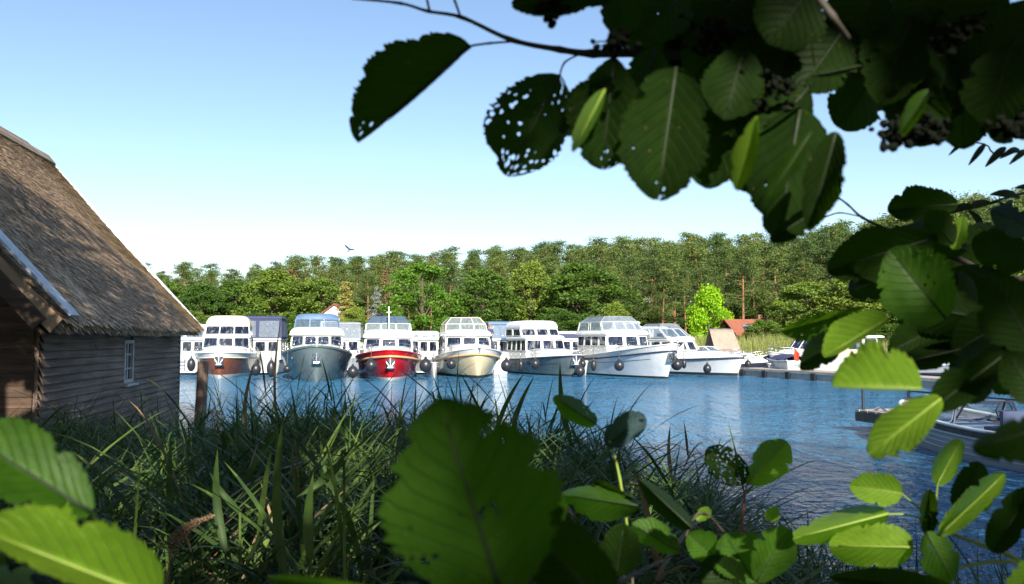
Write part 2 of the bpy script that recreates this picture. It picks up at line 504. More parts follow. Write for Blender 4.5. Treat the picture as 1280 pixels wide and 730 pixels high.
for (px, D, yt, wp, lb) in [
    (445, 80, 398, 40, 'low green bush behind the stern canopies left of the red boat'),
    (560, 80, 396, 34, 'yellow green bush in the gap between the red and cream boats'),
    (700, 80, 385, 50, 'low bush behind the navy topped boat'),
    (768, 84, 378, 40, 'bush at the right foot of the widest rounded tree'),
    (330, 80, 392, 70, 'spreading bush behind the navy canopied boat'),
    (238, 80, 388, 50, 'bush behind the cream hooded boat near the eave'),
    (1010, 88, 352, 70, 'dense dark tree above the cruiser with the red flag'),
    (1065, 84, 345, 80, 'dense tree above the aerials of the docked cruiser'),
    (1130, 84, 330, 90, 'broad dark tree behind the shaded leaves on the right'),
    (1200, 80, 318, 90, 'tall broadleaf tree over the far reed bed'),
    (1270, 78, 300, 90, 'tallest broadleaf tree at the right edge of the far bank'),
    (1350, 76, 300, 90, 'broadleaf tree beyond the right edge of the far bank'),
    (955, 84, 400, 44, 'rounded bush at the right of the red roofed house'),
    (968, 79, 420, 30, 'yellow green bush standing in the far reeds'),
    (1040, 82, 404, 60, 'dark bush behind the docked cruiser roof'),
    (1110, 80, 405, 60, 'dark bush at the edge of the far reeds'),
    (1180, 80, 408, 70, 'shaded shrub behind the reeds under the tall broadleaf tree'),
    (1255, 78, 402, 70, 'shaded shrub behind the reeds at the right edge')]:
    front_tree(px, D, yt, wp, lb, DECB if ('yellow' in lb) else None, name='bush' if ('bush' in lb or 'shrub' in lb) else 'broadleaf_tree', cat='bush' if ('bush' in lb or 'shrub' in lb) else 'tree')

# far reed bed
def blades(pts, hmin, hmax, wid, rs, lean=0.25, seg=3):
    """(N,2) -> quads of upright tapering blades"""
    N = len(pts)
    x, y = pts[:, 0], pts[:, 1]
    z = ground_z(x, y)
    h = rs.uniform(hmin, hmax, N)
    an = rs.rand(N) * 6.28
    dx = np.cos(an) * lean * h * rs.rand(N); dy = np.sin(an) * lean * h * rs.rand(N)
    wa = rs.rand(N) * PI
    wx, wy = np.cos(wa) * wid / 2, np.sin(wa) * wid / 2
    out = []
    for k in range(seg):
        t0, t1 = k / seg, (k + 1) / seg
        def pt(t, sgn):
            ww = (1 - t * 0.9)
            return np.stack([x + dx * t * t + sgn * wx * ww, y + dy * t * t + sgn * wy * ww, z + h * t], axis=1)
        out.append(np.stack([pt(t0, -1), pt(t0, 1), pt(t1, 1), pt(t1, -1)], axis=1))
    return np.concatenate(out)
fx = RS.uniform(12, 75, 26000)
fy = far_shore(fx) + RS.uniform(-2.5, 5.5, 26000)
M['farreed'] = foliage_mat('far_reed_leaves', (0.13, 0.15, 0.04), (0.24, 0.27, 0.08), (0.38, 0.37, 0.14), 0.25, 0.8, objvar=0)
tag(link('far_reeds', quads_mesh('far_reeds', blades(np.stack([fx, fy], 1), 1.3, 2.3, 0.09, RS), M['farreed'])), 'pale green reed bed along the far bank', 'reeds', kind='stuff')
fx = RS.uniform(-70, 12, 12000)
fy = far_shore(fx) + RS.uniform(-1.5, 4, 12000)
tag(link('bank_grass', quads_mesh('bank_grass', blades(np.stack([fx, fy], 1), 0.5, 1.4, 0.10, RS), M['farreed'])), 'rough tall grass on the bank behind the moored boats', 'grass', kind='stuff')
# ------------------------------------------------------------------ red roofed house far behind
M['tile'] = simple('red_roof_tiles', (0.26, 0.085, 0.05), 0.8, var=0.35, scale=4, bump=0.03, bscale=25)
M['brickwall'] = simple('brick_wall', (0.24, 0.11, 0.07), 0.9, var=0.3, scale=5)
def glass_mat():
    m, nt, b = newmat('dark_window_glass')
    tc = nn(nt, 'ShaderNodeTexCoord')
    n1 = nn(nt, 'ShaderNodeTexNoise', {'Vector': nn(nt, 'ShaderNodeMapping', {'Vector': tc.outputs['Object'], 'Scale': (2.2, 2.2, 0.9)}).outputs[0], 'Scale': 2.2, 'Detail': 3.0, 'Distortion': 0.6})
    nt.links.new(ramp(nt, n1.outputs[0], [(0.40, (0.006, 0.009, 0.02)), (0.55, (0.02, 0.028, 0.05)), (0.63, (0.10, 0.11, 0.13)), (0.75, (0.24, 0.22, 0.19))]), b.inputs['Base Color'])  # paler blotches paint reflections into the glass colour
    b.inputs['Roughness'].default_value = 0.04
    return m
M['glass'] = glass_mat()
M['skyglass'] = simple('blue_roof_glass', (0.10, 0.22, 0.42), 0.05)
M['white'] = simple('white_gelcoat', (0.68, 0.68, 0.66), 0.22, coat=0.3, var=0.12, scale=2.5)
M['whitedull'] = simple('weathered_white', (0.66, 0.67, 0.66), 0.4, var=0.18, scale=2.0)

def house():
    Dh = 90
    c = G(936, Dh, float(ground_z(26, Dh)))
    h = empty('house', c, R(18), 'red tiled house with blue roof windows glimpsed between the trees', 'house')
    mb = MB(); mb.box((0, 0, 1.0), (5.6, 5, 2.0)); mb.prism([(-2.8, -2.5, 2.0), (2.8, -2.5, 2.0), (2.8, 0, 3.6), (-2.8, 0, 3.6)], (0, 0.05, 0))
    mb.build('wall', M['brickwall'], h)
    mb = MB()
    for s in (-1, 1):
        a = [(-3.2, s * 3.0, 1.75), (3.2, s * 3.0, 1.75), (3.2, 0, 3.9), (-3.2, 0, 3.9)]
        mb.prism(a if s < 0 else a[::-1], (0, 0, 0.12))
    rf = mb.build('roof', M['tile'], h)
    for k, (x, y) in enumerate([(-1.2, -1.4), (-0.1, -1.4), (-0.7, -2.3)]):
        mb = MB()
        z = 1.75 + (3.0 + y) / 3.0 * 2.15 + 0.16
        mb.prism([(x - .42, y - .28, z - .2), (x + .42, y - .28, z - .2), (x + .42, y + .28, z + .2), (x - .42, y + .28, z + .2)], (0, -0.03, 0.05))
        mb.build('roof_window', M['skyglass'], rf)
    mb = MB(); mb.box((1.6, 0.3, 4.1), (0.5, 0.5, 0.9)); mb.build('chimney', M['brickwall'], rf)
    for x in (-1.5, 1.3):
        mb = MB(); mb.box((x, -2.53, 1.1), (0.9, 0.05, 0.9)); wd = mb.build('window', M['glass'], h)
        mb = MB(); mb.box((x, -2.56, 0.62), (1.05, 0.1, 0.06)); mb.build('sill', M['white'], wd)
house()
c = G(424, 94, float(ground_z(-20, 94)))
h = empty('white_cottage', c, R(-10), 'pale cottage glimpsed through the trees above the grey boat', 'house')
mb = MB(); mb.box((0, 0, 2.2), (3.4, 3, 4.4)); mb.prism([(-1.7, -1.5, 4.4), (1.7, -1.5, 4.4), (0, -1.5, 5.6)], (0, 3, 0)); mb.build('wall', M['whitedull'], h)
mb = MB(); mb.prism([(-2, -1.7, 4.25), (0, -1.7, 5.7), (0, -1.7, 5.85), (-2, -1.7, 4.4)], (0, 3.4, 0)); mb.prism([(2, -1.7, 4.4), (0, -1.7, 5.85), (0, -1.7, 5.7), (2, -1.7, 4.25)], (0, 3.4, 0))
mb.build('roof', M['tile'], h)
mb = MB(); mb.box((0.1, -1.52, 3.1), (0.8, 0.05, 0.9)); mb.build('window', M['glass'], h)

# ------------------------------------------------------------------ thatched boathouse
def wood_mat(name, a, b_, c, stretch, rough=0.85, blotch=None):
    m, nt, b = newmat(name)
    tc = nn(nt, 'ShaderNodeTexCoord')
    mp = nn(nt, 'ShaderNodeMapping', {'Vector': tc.outputs['Object'], 'Scale': stretch})
    n1 = nn(nt, 'ShaderNodeTexNoise', {'Vector': mp.outputs[0], 'Scale': 5.0, 'Detail': 8.0, 'Roughness': 0.7})
    n2 = nn(nt, 'ShaderNodeTexNoise', {'Vector': tc.outputs['Object'], 'Scale': 0.9, 'Detail': 5.0, 'Roughness': 0.6})
    f = math_(nt, 'ADD', math_(nt, 'MULTIPLY', n1.outputs[0], 0.6), math_(nt, 'MULTIPLY', n2.outputs[0], 0.4))
    nt.links.new(ramp(nt, f, [(0.32, a), (0.5, b_), (0.66, c)]), b.inputs['Base Color'])
    b.inputs['Roughness'].default_value = rough
    nt.links.new(nn(nt, 'ShaderNodeBump', {'Height': n1.outputs[0], 'Distance': 0.012}).outputs[0], b.inputs['Normal'])
    return m
M['clap'] = wood_mat('grey_weathered_boards', (0.060, 0.042, 0.032), (0.165, 0.120, 0.095), (0.30, 0.235, 0.19), (1, 0.12, 3.0))
M['gable'] = wood_mat('dark_brown_boards', (0.022, 0.014, 0.010), (0.065, 0.038, 0.024), (0.15, 0.085, 0.05), (0.15, 1, 3.0))
M['verge'] = wood_mat('pale_verge_board', (0.28, 0.30, 0.33), (0.45, 0.47, 0.50), (0.60, 0.61, 0.62), (1, 1, 1), 0.5)
M['oldpaint'] = wood_mat('flaking_window_paint', (0.22, 0.20, 0.18), (0.42, 0.42, 0.40), (0.58, 0.58, 0.57), (4, 4, 1))
M['plankpale'] = wood_mat('pale_ridge_wood', (0.11, 0.085, 0.06), (0.22, 0.17, 0.12), (0.33, 0.27, 0.20), (1, 1, 1))
M['oldpost'] = wood_mat('old_post_wood', (0.07, 0.045, 0.032), (0.16, 0.105, 0.075), (0.26, 0.19, 0.14), (3, 3, 0.3))
def straw_mat():
    m, nt, b = newmat('weathered_thatch')
    tc = nn(nt, 'ShaderNodeTexCoord')
    gi = nn(nt, 'ShaderNodeNewGeometry')
    n1 = nn(nt, 'ShaderNodeTexNoise', {'Vector': tc.outputs['Object'], 'Scale': 0.7, 'Detail': 5.0, 'Roughness': 0.6})
    straw = ramp(nt, gi.outputs['Random Per Island'], [(0.0, (0.09, 0.060, 0.042)), (0.35, (0.36, 0.24, 0.15)), (0.7, (0.70, 0.50, 0.33)), (1.0, (0.88, 0.70, 0.50))])
    sp = nn(nt, 'ShaderNodeSeparateXYZ', {'Vector': tc.outputs['Object']})
    # moss: a band along the far verge and towards the ridge
    f1 = math_(nt, 'MULTIPLY_ADD', sp.outputs[1], 0.5, -3.35)
    f2 = math_(nt, 'MULTIPLY_ADD', sp.outputs[0], -0.35, -0.85)
    f = math_(nt, 'MAXIMUM', f1, f2)
    f = math_(nt, 'MULTIPLY_ADD', math_(nt, 'SUBTRACT', n1.outputs[0], 0.5), 2.6, f)
    cl = nn(nt, 'ShaderNodeClamp', {'Value': f}).outputs[0]
    moss = ramp(nt, gi.outputs['Random Per Island'], [(0.0, (0.08, 0.055, 0.02)), (0.5, (0.24, 0.15, 0.05)), (1.0, (0.38, 0.25, 0.09))])
    mx = nn(nt, 'ShaderNodeMix', {0: math_(nt, 'MULTIPLY', cl, 0.8), 6: straw, 7: moss}, data_type='RGBA')
    nt.links.new(mx.outputs[2], b.inputs['Base Color'])
    b.inputs['Roughness'].default_value = 0.9
    b.inputs['Specular IOR Level'].default_value = 0.2
    return m
M['thatch'] = straw_mat()

def boathouse():
    Dn = 12.0
    c = G(50, Dn, 0.0)
    ang = math.atan(0.174)
    h = empty('thatched_boathouse', c, ang, 'old wooden boathouse with steep thatched roof and grey lapped side wall', 'boathouse')
    Lw = 8.63; W = 7.3; eav = 2.55
    # lapped boards of the side wall
    mb = MB()
    nb = 21; bh = (eav + 0.1) / nb
    rs = random.Random(3)
    for i in range(nb):
        z0 = 0.02 + i * bh
        y = 0.0
        cuts = [0.0, rs.uniform(1.5, 3.4), rs.uniform(4.2, 5.6), Lw]
        for a, b_ in zip(cuts[:-1], cuts[1:]):
            j = rs.uniform(-0.006, 0.006); t = rs.uniform(-0.004, 0.008)
            segs = [(a + 0.004, b_ - 0.004)]
            for (s0, s1) in segs:
                # leave the window opening free
                parts = [(s0, s1)]
                if z0 + bh > 1.34 and z0 < 2.18:
                    parts = [(p0, p1) for p0, p1 in ((s0, min(s1, 3.98)), (max(s0, 4.60), s1)) if p1 - p0 > 0.01]
                for p0, p1 in parts:
                    vs = [(0.075 + t, p0, z0 + j), (0.075 + t, p1, z0 + j + rs.uniform(-.008, .008)), (0.004, p1, z0 + bh + 0.03), (0.004, p0, z0 + bh + 0.03)]
                    mb.prism(vs, (-0.022, 0, 0))
    mb.box((-0.06, 1.9, 1.3), (0.1, 3.8, 2.6)); mb.box((-0.06, 6.63, 1.3), (0.1, 4.0, 2.6)); mb.box((-0.06, 4.29, 0.66), (0.1, 0.8, 1.3)); mb.box((-0.06, 4.29, 2.4), (0.1, 0.8, 0.4))
    mb.box((0.0, Lw, 1.3), (0.12, 0.12, 2.7))
    mb.build('side_wall', M['clap'], h)
    # window
    mb = MB()
    y0, y1, z0, z1 = 3.98, 4.60, 1.34, 2.20
    fw = 0.07
    mb.box((0.03, y0 + fw / 2, (z0 + z1) / 2), (0.07, fw, z1 - z0)); mb.box((0.03, y1 - fw / 2, (z0 + z1) / 2), (0.07, fw, z1 - z0))
    mb.box((0.028, (y0 + y1) / 2, z0 + fw / 2), (0.07, y1 - y0 - 2 * fw, fw)); mb.box((0.028, (y0 + y1) / 2, z1 - fw / 2), (0.07, y1 - y0 - 2 * fw, fw))
    wn = mb.build('window', M['oldpaint'], h)
    mb = MB(); mb.box((0.0, (y0 + y1) / 2, (z0 + z1) / 2), (0.01, y1 - y0 - 0.14, z1 - z0 - 0.14)); mb.build('pane', M['glass'], wn)
    mb = MB(); mb.box((0.02, (y0 + y1) / 2, (z0 + z1) / 2), (0.03, 0.05, z1 - z0 - 0.14))
    for q in (0.33, 0.66): mb.box((0.018, (y0 + y1) / 2, z0 + (z1 - z0) * q), (0.02, y1 - y0 - 0.14, 0.03))
    mb.build('glazing_bar', M['oldpaint'], wn)
    mb = MB(); mb.box((0.07, (y0 + y1) / 2, z0 - 0.035), (0.16, y1 - y0 + 0.14, 0.05)); mb.build('sill', M['oldpaint'], wn)
    # front gable: horizontal planks, vertical ones in the peak
    mb = MB()
    slope = (6.96 - 2.52) / 3.97
    xr = -3.65 + 0.25       # ridge x
    zr = 6.8
    z = 0.0
    while z < 2.95:
        bh2 = rs.uniform(0.15, 0.2)
        mb.box((-W / 2 - 0.06, -0.02 - rs.uniform(0, 0.014), z + bh2 / 2), (W - 0.02, 0.03, bh2 - 0.008)); z += bh2
    x = -W + 0.1
    while x < -0.1:
        wv = rs.uniform(0.13, 0.18)
        top = zr - abs(x + wv / 2 - xr) * slope - 0.15
        if top > z + 0.1:
            mb.box((x + wv / 2, -0.02 - rs.uniform(0, 0.012), (z + top) / 2), (wv - 0.01, 0.03, top - z - 0.01))
        x += wv
    mb.prism([(-W, 0.012, 0), (-0.02, 0.012, 0), (-0.02, 0.012, 2.5), (xr, 0.012, zr - 0.3), (-W, 0.012, 2.5)], (0, 0.06, 0))
    mb.box((-W / 2, -0.06, z), (W, 0.08, 0.12))
    mb.build('gable_wall', M['gable'], h)
    mb = MB()
    mb.prism([(-W, Lw, 0), (-0.1, Lw, 0), (-0.1, Lw, 2.5), (xr, Lw, zr - 0.3), (-W, Lw, 2.5)], (0, -0.06, 0))
    mb.box((-W, Lw / 2, 1.25), (0.1, Lw, 2.5))
    mb.build('rear_wall', M['gable'], h)
    # roof
    ya, yb = -0.75, Lw + 0.15
    xe = 0.57; ze = 2.50
    xrid = xe - 3.97; zrid = ze + 4.44
    def roofpt(u, v):       # u: 0 eave..1 ridge, v: 0 near..1 far
        x = xe + (xrid - xe) * u; z = ze + (zrid - ze) * u
        y = ya + (yb - ya) * v
        sag = -0.10 * math.sin(PI * u) + 0.03 * noise.noise(Vector((x * 1.3, y * 1.3, 0)))
        z += sag + 0.05 * math.sin(v * 9) * 0.4
        return Vector((x, y, z))
    mb = MB()
    nu, nv = 40, 60
    rows = [[roofpt(i / nu, j / nv) for j in range(nv + 1)] for i in range(nu + 1)]
    mb.grid(rows)
    under = [[p + Vector((-0.16, 0, -0.20)) for p in r] for r in rows]
    mb.grid([r[::-1] for r in under])
    mb.grid([rows[0][::-1], under[0][::-1]]); mb.grid([[r[0] for r in rows], [r[0] for r in under]]); mb.grid([[r[-1] for r in under], [r[-1] for r in rows]])
    # other slope
    mr = [[Vector((2 * xrid - p.x, p.y, p.z)) for p in r] for r in rows]
    mb.grid([r[::-1] for r in mr])
    mu = [[Vector((2 * xrid - p.x, p.y, p.z)) for p in r] for r in under]
    mb.grid(mu)
    mb.grid([[r[0] for r in mu], [r[0] for r in mr]]); mb.grid([[r[-1] for r in mr], [r[-1] for r in mu]])
    roof = mb.build('roof', M['thatch'], h)
    # straw ends laid down the slope
    rsn = np.random.RandomState(21)
    N = 80000
    u = rsn.rand(N) ** 0.95; v = rsn.rand(N)
    base = np.stack([xe + (xrid - xe) * u, ya + (yb - ya) * v, ze + (zrid - ze) * u - 0.10 * np.sin(PI * u)], 1)
    dn = np.array([3.97, 0, -4.44]); dn /= np.linalg.norm(dn)
    nr = np.array([4.44, 0, 3.97]); nr /= np.linalg.norm(nr)
    side = np.array([0, 1.0, 0])
    Ls = rsn.uniform(0.08, 0.22, N)[:, None]; Ws = rsn.uniform(0.008, 0.024, N)[:, None]
    skew = rsn.normal(size=N)[:, None] * 0.22
    d = dn + side * skew
    lift = rsn.uniform(0.004, 0.05, N)[:, None]
    p0 = base + nr * 0.005; p1 = base + d * Ls + nr * lift
    V = np.stack([p0 - side * Ws, p0 + side * Ws, p1 + side * Ws * 0.6, p1 - side * Ws * 0.6], 1)
    link('thatch_straw', quads_mesh('thatch_straw', V, M['thatch']), roof)
    # eave fringe
    N = 3200
    v = rsn.rand(N)
    base = np.stack([np.full(N, xe - 0.05) - rsn.rand(N) * 0.12, ya + (yb - ya) * v, np.full(N, ze - 0.02) - rsn.rand(N) * 0.12], 1)
    Ls = rsn.uniform(0.03, 0.10, N)[:, None]; Ws = rsn.uniform(0.008, 0.022, N)[:, None]
    d = dn + side * rsn.normal(size=N)[:, None] * 0.35 + np.array([0, 0, -0.3])
    p1 = base + d * Ls
    V = np.stack([base - side * Ws, base + side * Ws, p1 + side * Ws * 0.4, p1 - side * Ws * 0.4], 1)
    link('eave_fringe', quads_mesh('eave_fringe', V, M['thatch']), roof)
    # ridge board and cover
    mb = MB()
    mb.prism([(xrid - 0.28, ya, zrid - 0.16), (xrid, ya, zrid + 0.07), (xrid + 0.28, ya, zrid - 0.20), (xrid, ya, zrid - 0.04)], (0, yb - ya - 0.9, 0))
    mb.build('ridge_cap', M['oldpost'], roof)
    mb = MB()
    mb.prism([(xrid + 0.30, ya, zrid - 0.30), (xrid + 0.30, yb, zrid - 0.30), (xrid + 0.12, yb, zrid - 0.08), (xrid + 0.12, ya, zrid - 0.08)], (0.03, 0, 0.03))
    mb.build('ridge_flashing', M['plankpale'], roof)
    # verge boards
    def slopebox(x0, z0, x1, z1, y, wy, hz, up):
        v = Vector((x1 - x0, 0, z1 - z0)).normalized(); n = Vector((v.z, 0, -v.x))
        if n.z < 0: n = -n
        a = Vector((x0, y, z0)) + n * up; b_ = Vector((x1, y, z1)) + n * up
        return [a, b_, b_ + n * hz, a + n * hz], (0, wy, 0)
    mb = MB()
    poly, off = slopebox(xe + 0.03, ze - 0.03, xrid, zrid, ya - 0.06, 0.34, 0.035, 0.10); mb.prism(poly, off)
    mb.build('verge_cover', M['verge'], roof)
    mb = MB()
    poly, off = slopebox(xe - 0.15, ze + 0.04, xrid, zrid - 0.12, ya - 0.10, 0.05, 0.22, -0.28); mb.prism(poly, off)
    poly, off = slopebox(2 * xrid - xe + 0.15, ze + 0.04, xrid, zrid - 0.12, ya - 0.10, 0.05, 0.22, -0.28); mb.prism(poly, off)
    poly, off = slopebox(xe - 0.1, ze - 0.1, xrid, zrid - 0.2, ya - 0.02, 0.6, 0.04, -0.20); mb.prism(poly, off)
    mb.build('bargeboard', M['gable'], roof)
    mb = MB()
    poly, off = slopebox(xe + 0.03, ze - 0.03, xrid, zrid, yb - 0.02, 0.05, 0.10, -0.07); mb.prism(poly, off)
    mb.build('far_verge_board', M['verge'], roof)
boathouse()

# mooring post beside the boathouse
def post(px, D, top_py, r, label):
    p = G(px, D, -0.6); top = P(px, top_py, D).z
    mb = MB(); H = top + 0.6
    prof = [(r, 0), (r * 1.02, H * 0.5), (r * 0.97, H - 0.02), (r * 0.9, H), (0.001, H + 0.01)]
    n = 16; vs = []; rs = random.Random(4)
    for (rr, z) in prof:
        for k in range(n):
            a = 2 * PI * k / n; q = rr * (1 + 0.06 * math.sin(k * 5.1) + 0.04 * math.sin(k * 2.3))
            vs.append((q * math.cos(a) + 0.03 * z, q * math.sin(a), z))
    mb.grid([vs[i * n:(i + 1) * n] for i in range(len(prof))], close=True)
    o = mb.build('mooring_post', M['oldpost'], smooth=True, loc=p)
    tag(o, label, 'post')
post(251, 17, 452, 0.11, 'brown weathered wooden mooring post in the water beside the boathouse')
# ------------------------------------------------------------------ boats
def vinyl(name, tint, op=0.45):
    m, nt, b = newmat(name)
    out = nt.nodes['Material Output']
    tc = nn(nt, 'ShaderNodeTexCoord')
    n1 = nn(nt, 'ShaderNodeTexNoise', {'Vector': tc.outputs['Object'], 'Scale': 2.5, 'Detail': 3.0, 'Distortion': 1.0})
    b.inputs['Base Color'].default_value = c4(tint); b.inputs['Roughness'].default_value = 0.12
    nt.links.new(nn(nt, 'ShaderNodeBump', {'Height': n1.outputs[0], 'Distance': 0.05}).outputs[0], b.inputs['Normal'])
    tr = nn(nt, 'ShaderNodeBsdfTransparent', {'Color': (0.9, 0.93, 0.95, 1)})
    f = math_(nt, 'MULTIPLY_ADD', n1.outputs[0], 0.5, op - 0.25)
    nt.links.new(nn(nt, 'ShaderNodeMixShader', {0: f, 1: tr.outputs[0], 2: b.outputs[0]}).outputs[0], out.inputs[0])
    return m
M['vinyl'] = vinyl('clear_canopy_vinyl', (0.30, 0.36, 0.42), 0.42)
M['vinyl_dark'] = vinyl('smoked_canopy_vinyl', (0.10, 0.15, 0.22), 0.62)
M['red'] = simple('red_hull_paint', (0.50, 0.006, 0.010), 0.22, coat=0.4, var=0.12, scale=1.5)
M['greyhull'] = simple('grey_hull_paint', (0.145, 0.185, 0.19), 0.25, coat=0.4, var=0.18, scale=1.2)
M['greyhull2'] = simple('dark_grey_hull_paint', (0.12, 0.155, 0.16), 0.25, coat=0.4, var=0.3, scale=1.0)
M['creamhull'] = simple('cream_hull_paint', (0.70, 0.58, 0.36), 0.25, coat=0.4, var=0.12, scale=1.2)
M['brownhull'] = simple('rust_brown_hull_paint', (0.25, 0.075, 0.032), 0.25, coat=0.4, var=0.15, scale=1.5)
M['whitehull'] = simple('white_hull_paint', (0.66, 0.68, 0.70), 0.25, coat=0.4, var=0.16, scale=0.9)
M['teak'] = simple('tan_rubbing_strake', (0.62, 0.36, 0.16), 0.4, var=0.2, scale=5)
M['navy'] = simple('navy_canvas', (0.035, 0.045, 0.11), 0.75, var=0.25, scale=3, bump=0.01, bscale=6)
M['blueglass'] = simple('blue_grey_canvas', (0.10, 0.17, 0.28), 0.6, var=0.25, scale=3)
M['greycanvas'] = simple('grey_canvas', (0.22, 0.24, 0.27), 0.7, var=0.3, scale=3, bump=0.01, bscale=6)
M['creamcanvas'] = simple('cream_canvas', (0.72, 0.60, 0.42), 0.7, var=0.12, scale=3, bump=0.012, bscale=5)
M['whitecanvas'] = simple('white_canvas', (0.70, 0.71, 0.72), 0.7, var=0.12, scale=3, bump=0.015, bscale=5)
M['beige'] = simple('beige_tarpaulin', (0.30, 0.225, 0.175), 0.8, var=0.2, scale=2, bump=0.04, bscale=3)
M['steel'] = simple('polished_steel', (0.62, 0.62, 0.64), 0.25, 1.0)
M['antifoul'] = simple('black_antifouling', (0.03, 0.028, 0.03), 0.6, var=0.3)
M['boottop'] = simple('white_boot_top', (0.6, 0.6, 0.57), 0.4, var=0.2, scale=4)
M['navystripe'] = simple('navy_rubbing_strake', (0.03, 0.035, 0.07), 0.4)
M['rubber'] = simple('black_fender_rubber', (0.022, 0.024, 0.03), 0.33, var=0.3, scale=6)
M['deck'] = simple('deck_grey_white', (0.60, 0.60, 0.57), 0.6, var=0.1)
M['rope'] = simple('dark_rope', (0.10, 0.09, 0.08), 0.9)
M['seat'] = simple('helm_seat_blue', (0.05, 0.07, 0.14), 0.6)
M['ink'] = simple('dark_lettering', (0.03, 0.03, 0.035), 0.5)
M['greenink'] = simple('green_lettering', (0.03, 0.24, 0.16), 0.5)
M['gold'] = simple('gold_flag', (0.75, 0.5, 0.03), 0.7)
M['redcloth'] = simple('red_cloth', (0.70, 0.05, 0.02), 0.7)
M['blackcloth'] = simple('black_cloth', (0.02, 0.02, 0.02), 0.7)
M['wake'] = simple('sun_bleached_orange', (0.75, 0.22, 0.04), 0.5)

def hullfn(c):
    L, B, zb, zm = c['L'], c['B'], c['zb'], c['zm']
    zst = c.get('zst', zm + 0.1)
    def zs(s):
        return zm + (zb - zm) * max(0.0, (s - 0.35) / 0.65) ** 1.7 + (zst - zm) * max(0.0, (0.35 - s) / 0.35) ** 2
    def pt(s, z, side):
        z1 = zs(s)
        t = (z + 0.5) / (z1 + 0.5)
        hb = B / 2 * max(0.0, 1 - max(0.0, (s - 0.5) / 0.5) ** c.get('full', 2.8)) ** 0.72 * (0.88 + 0.12 * min(1, s / 0.3))
        hw = B / 2 * 0.88 * max(0.0, 1 - max(0.0, (s - 0.32) / 0.68) ** 2.1) ** 0.95 * (0.9 + 0.1 * min(1, s / 0.3))
        tz = z / z1 if z > 0 else 0.0
        h = hw + (hb - hw) * tz ** 1.15
        if z < 0: h *= max(0.0, 1 + z * 1.1)
        x = -L / 2 + s * L * 0.92 + (s ** 3) * L * 0.08 * max(0.0, t)
        return Vector((x, side * h, z))
    return pt, zs

def rounded(u0, u1, v0, v1, r, n=3):
    out = []
    for (cu, cv, a0) in ((u1 - r, v0 + r, -90), (u1 - r, v1 - r, 0), (u0 + r, v1 - r, 90), (u0 + r, v0 + r, 180)):
        for k in range(n + 1):
            a = R(a0 + 90 * k / n); out.append((cu + r * math.cos(a), cv + r * math.sin(a)))
    return out

def window_on(parent, quad, u0, u1, v0, v1, glass, frame, fr=0.035, r=0.07, name='window', curtain=False):
    A, B_, B2, A2 = [Vector(q) for q in quad]
    wd = ((B_ - A).length + (B2 - A2).length) / 2; hg = ((A2 - A).length + (B2 - B_).length) / 2
    nrm = (B_ - A).cross(A2 - A).normalized()
    def at(x, y, off):
        u, v = x / wd, y / hg
        return (A * (1 - u) + B_ * u) * (1 - v) + (A2 * (1 - u) + B2 * u) * v + nrm * off
    U0, U1, V0, V1 = u0 * wd, u1 * wd, v0 * hg, v1 * hg
    r = min(r, (U1 - U0) * 0.3, (V1 - V0) * 0.3)
    inner = rounded(U0, U1, V0, V1, r); outer = rounded(U0 - fr, U1 + fr, V0 - fr, V1 + fr, r + fr)
    n = len(inner)
    mb = MB(); mb.add([at(x, y, 0.010) for x, y in inner], [tuple(range(n))])
    g = mb.build(name, glass, parent)
    mb = MB()
    vs = [at(x, y, 0.004) for x, y in outer] + [at(x, y, 0.03) for x, y in outer] + [at(x, y, 0.03) for x, y in inner] + [at(x, y, 0.006) for x, y in inner]
    fs = []
    for k in range(n):
        k2 = (k + 1) % n
        for q in range(3): fs.append((q * n + k, q * n + k2, (q + 1) * n + k2, (q + 1) * n + k))
    mb.add(vs, fs)
    mb.build('frame', frame, g)
    return g

def ring(xa, xf, w, c, K, p=2.2):
    pts = [(xa, -w)]
    for k in range(K + 1):
        y = -w + 2 * w * k / K
        pts.append((xf - c * abs(y / w) ** p, y))
    pts.append((xa, w))
    return pts

def tier(parent, c, name='cabin'):
    """one storey: ring at z0 to inset ring at z1 with windows on its facets"""
    K = c.get('K', 3)
    r0 = ring(c['xa'], c['xf'], c['w'], c.get('c', 0.6), K)
    r1 = ring(c['xa'] + c.get('ia', 0.05), c['xf'] - c.get('if', 0.3), c['w'] - c.get('iw', 0.12), c.get('c', 0.6), K)
    z0, z1 = c['z0'], c['z1']
    n = len(r0)
    low = [Vector((x, y, z0)) for x, y in r0]; top = [Vector((x, y, z1)) for x, y in r1]
    body = None
    if c.get('solid', True):
        mb = MB()
        mb.add(low + top, [(i, (i + 1) % n, n + (i + 1) % n, n + i) for i in range(n)])
        body = mb.build(name, c['mat'], parent)
    else:
        mb = MB()
        tr = c.get('tr', 0.022)
        for i in range(n): mb.tube([low[i], top[i]], tr, 5)
        for rg in (low, top):
            for i in range(n): mb.tube([rg[i], rg[(i + 1) % n]], tr * 0.9, 5)
        body = mb.build(name, c['mat'], parent)
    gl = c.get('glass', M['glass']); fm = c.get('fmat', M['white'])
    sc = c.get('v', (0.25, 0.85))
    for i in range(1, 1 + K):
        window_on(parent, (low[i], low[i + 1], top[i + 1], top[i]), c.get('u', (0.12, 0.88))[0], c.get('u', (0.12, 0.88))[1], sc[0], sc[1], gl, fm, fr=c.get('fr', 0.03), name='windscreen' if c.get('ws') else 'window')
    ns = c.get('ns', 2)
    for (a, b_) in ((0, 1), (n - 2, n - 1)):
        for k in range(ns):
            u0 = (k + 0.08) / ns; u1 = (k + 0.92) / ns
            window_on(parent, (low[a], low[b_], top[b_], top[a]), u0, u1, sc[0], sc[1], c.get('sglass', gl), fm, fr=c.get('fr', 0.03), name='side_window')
    return top

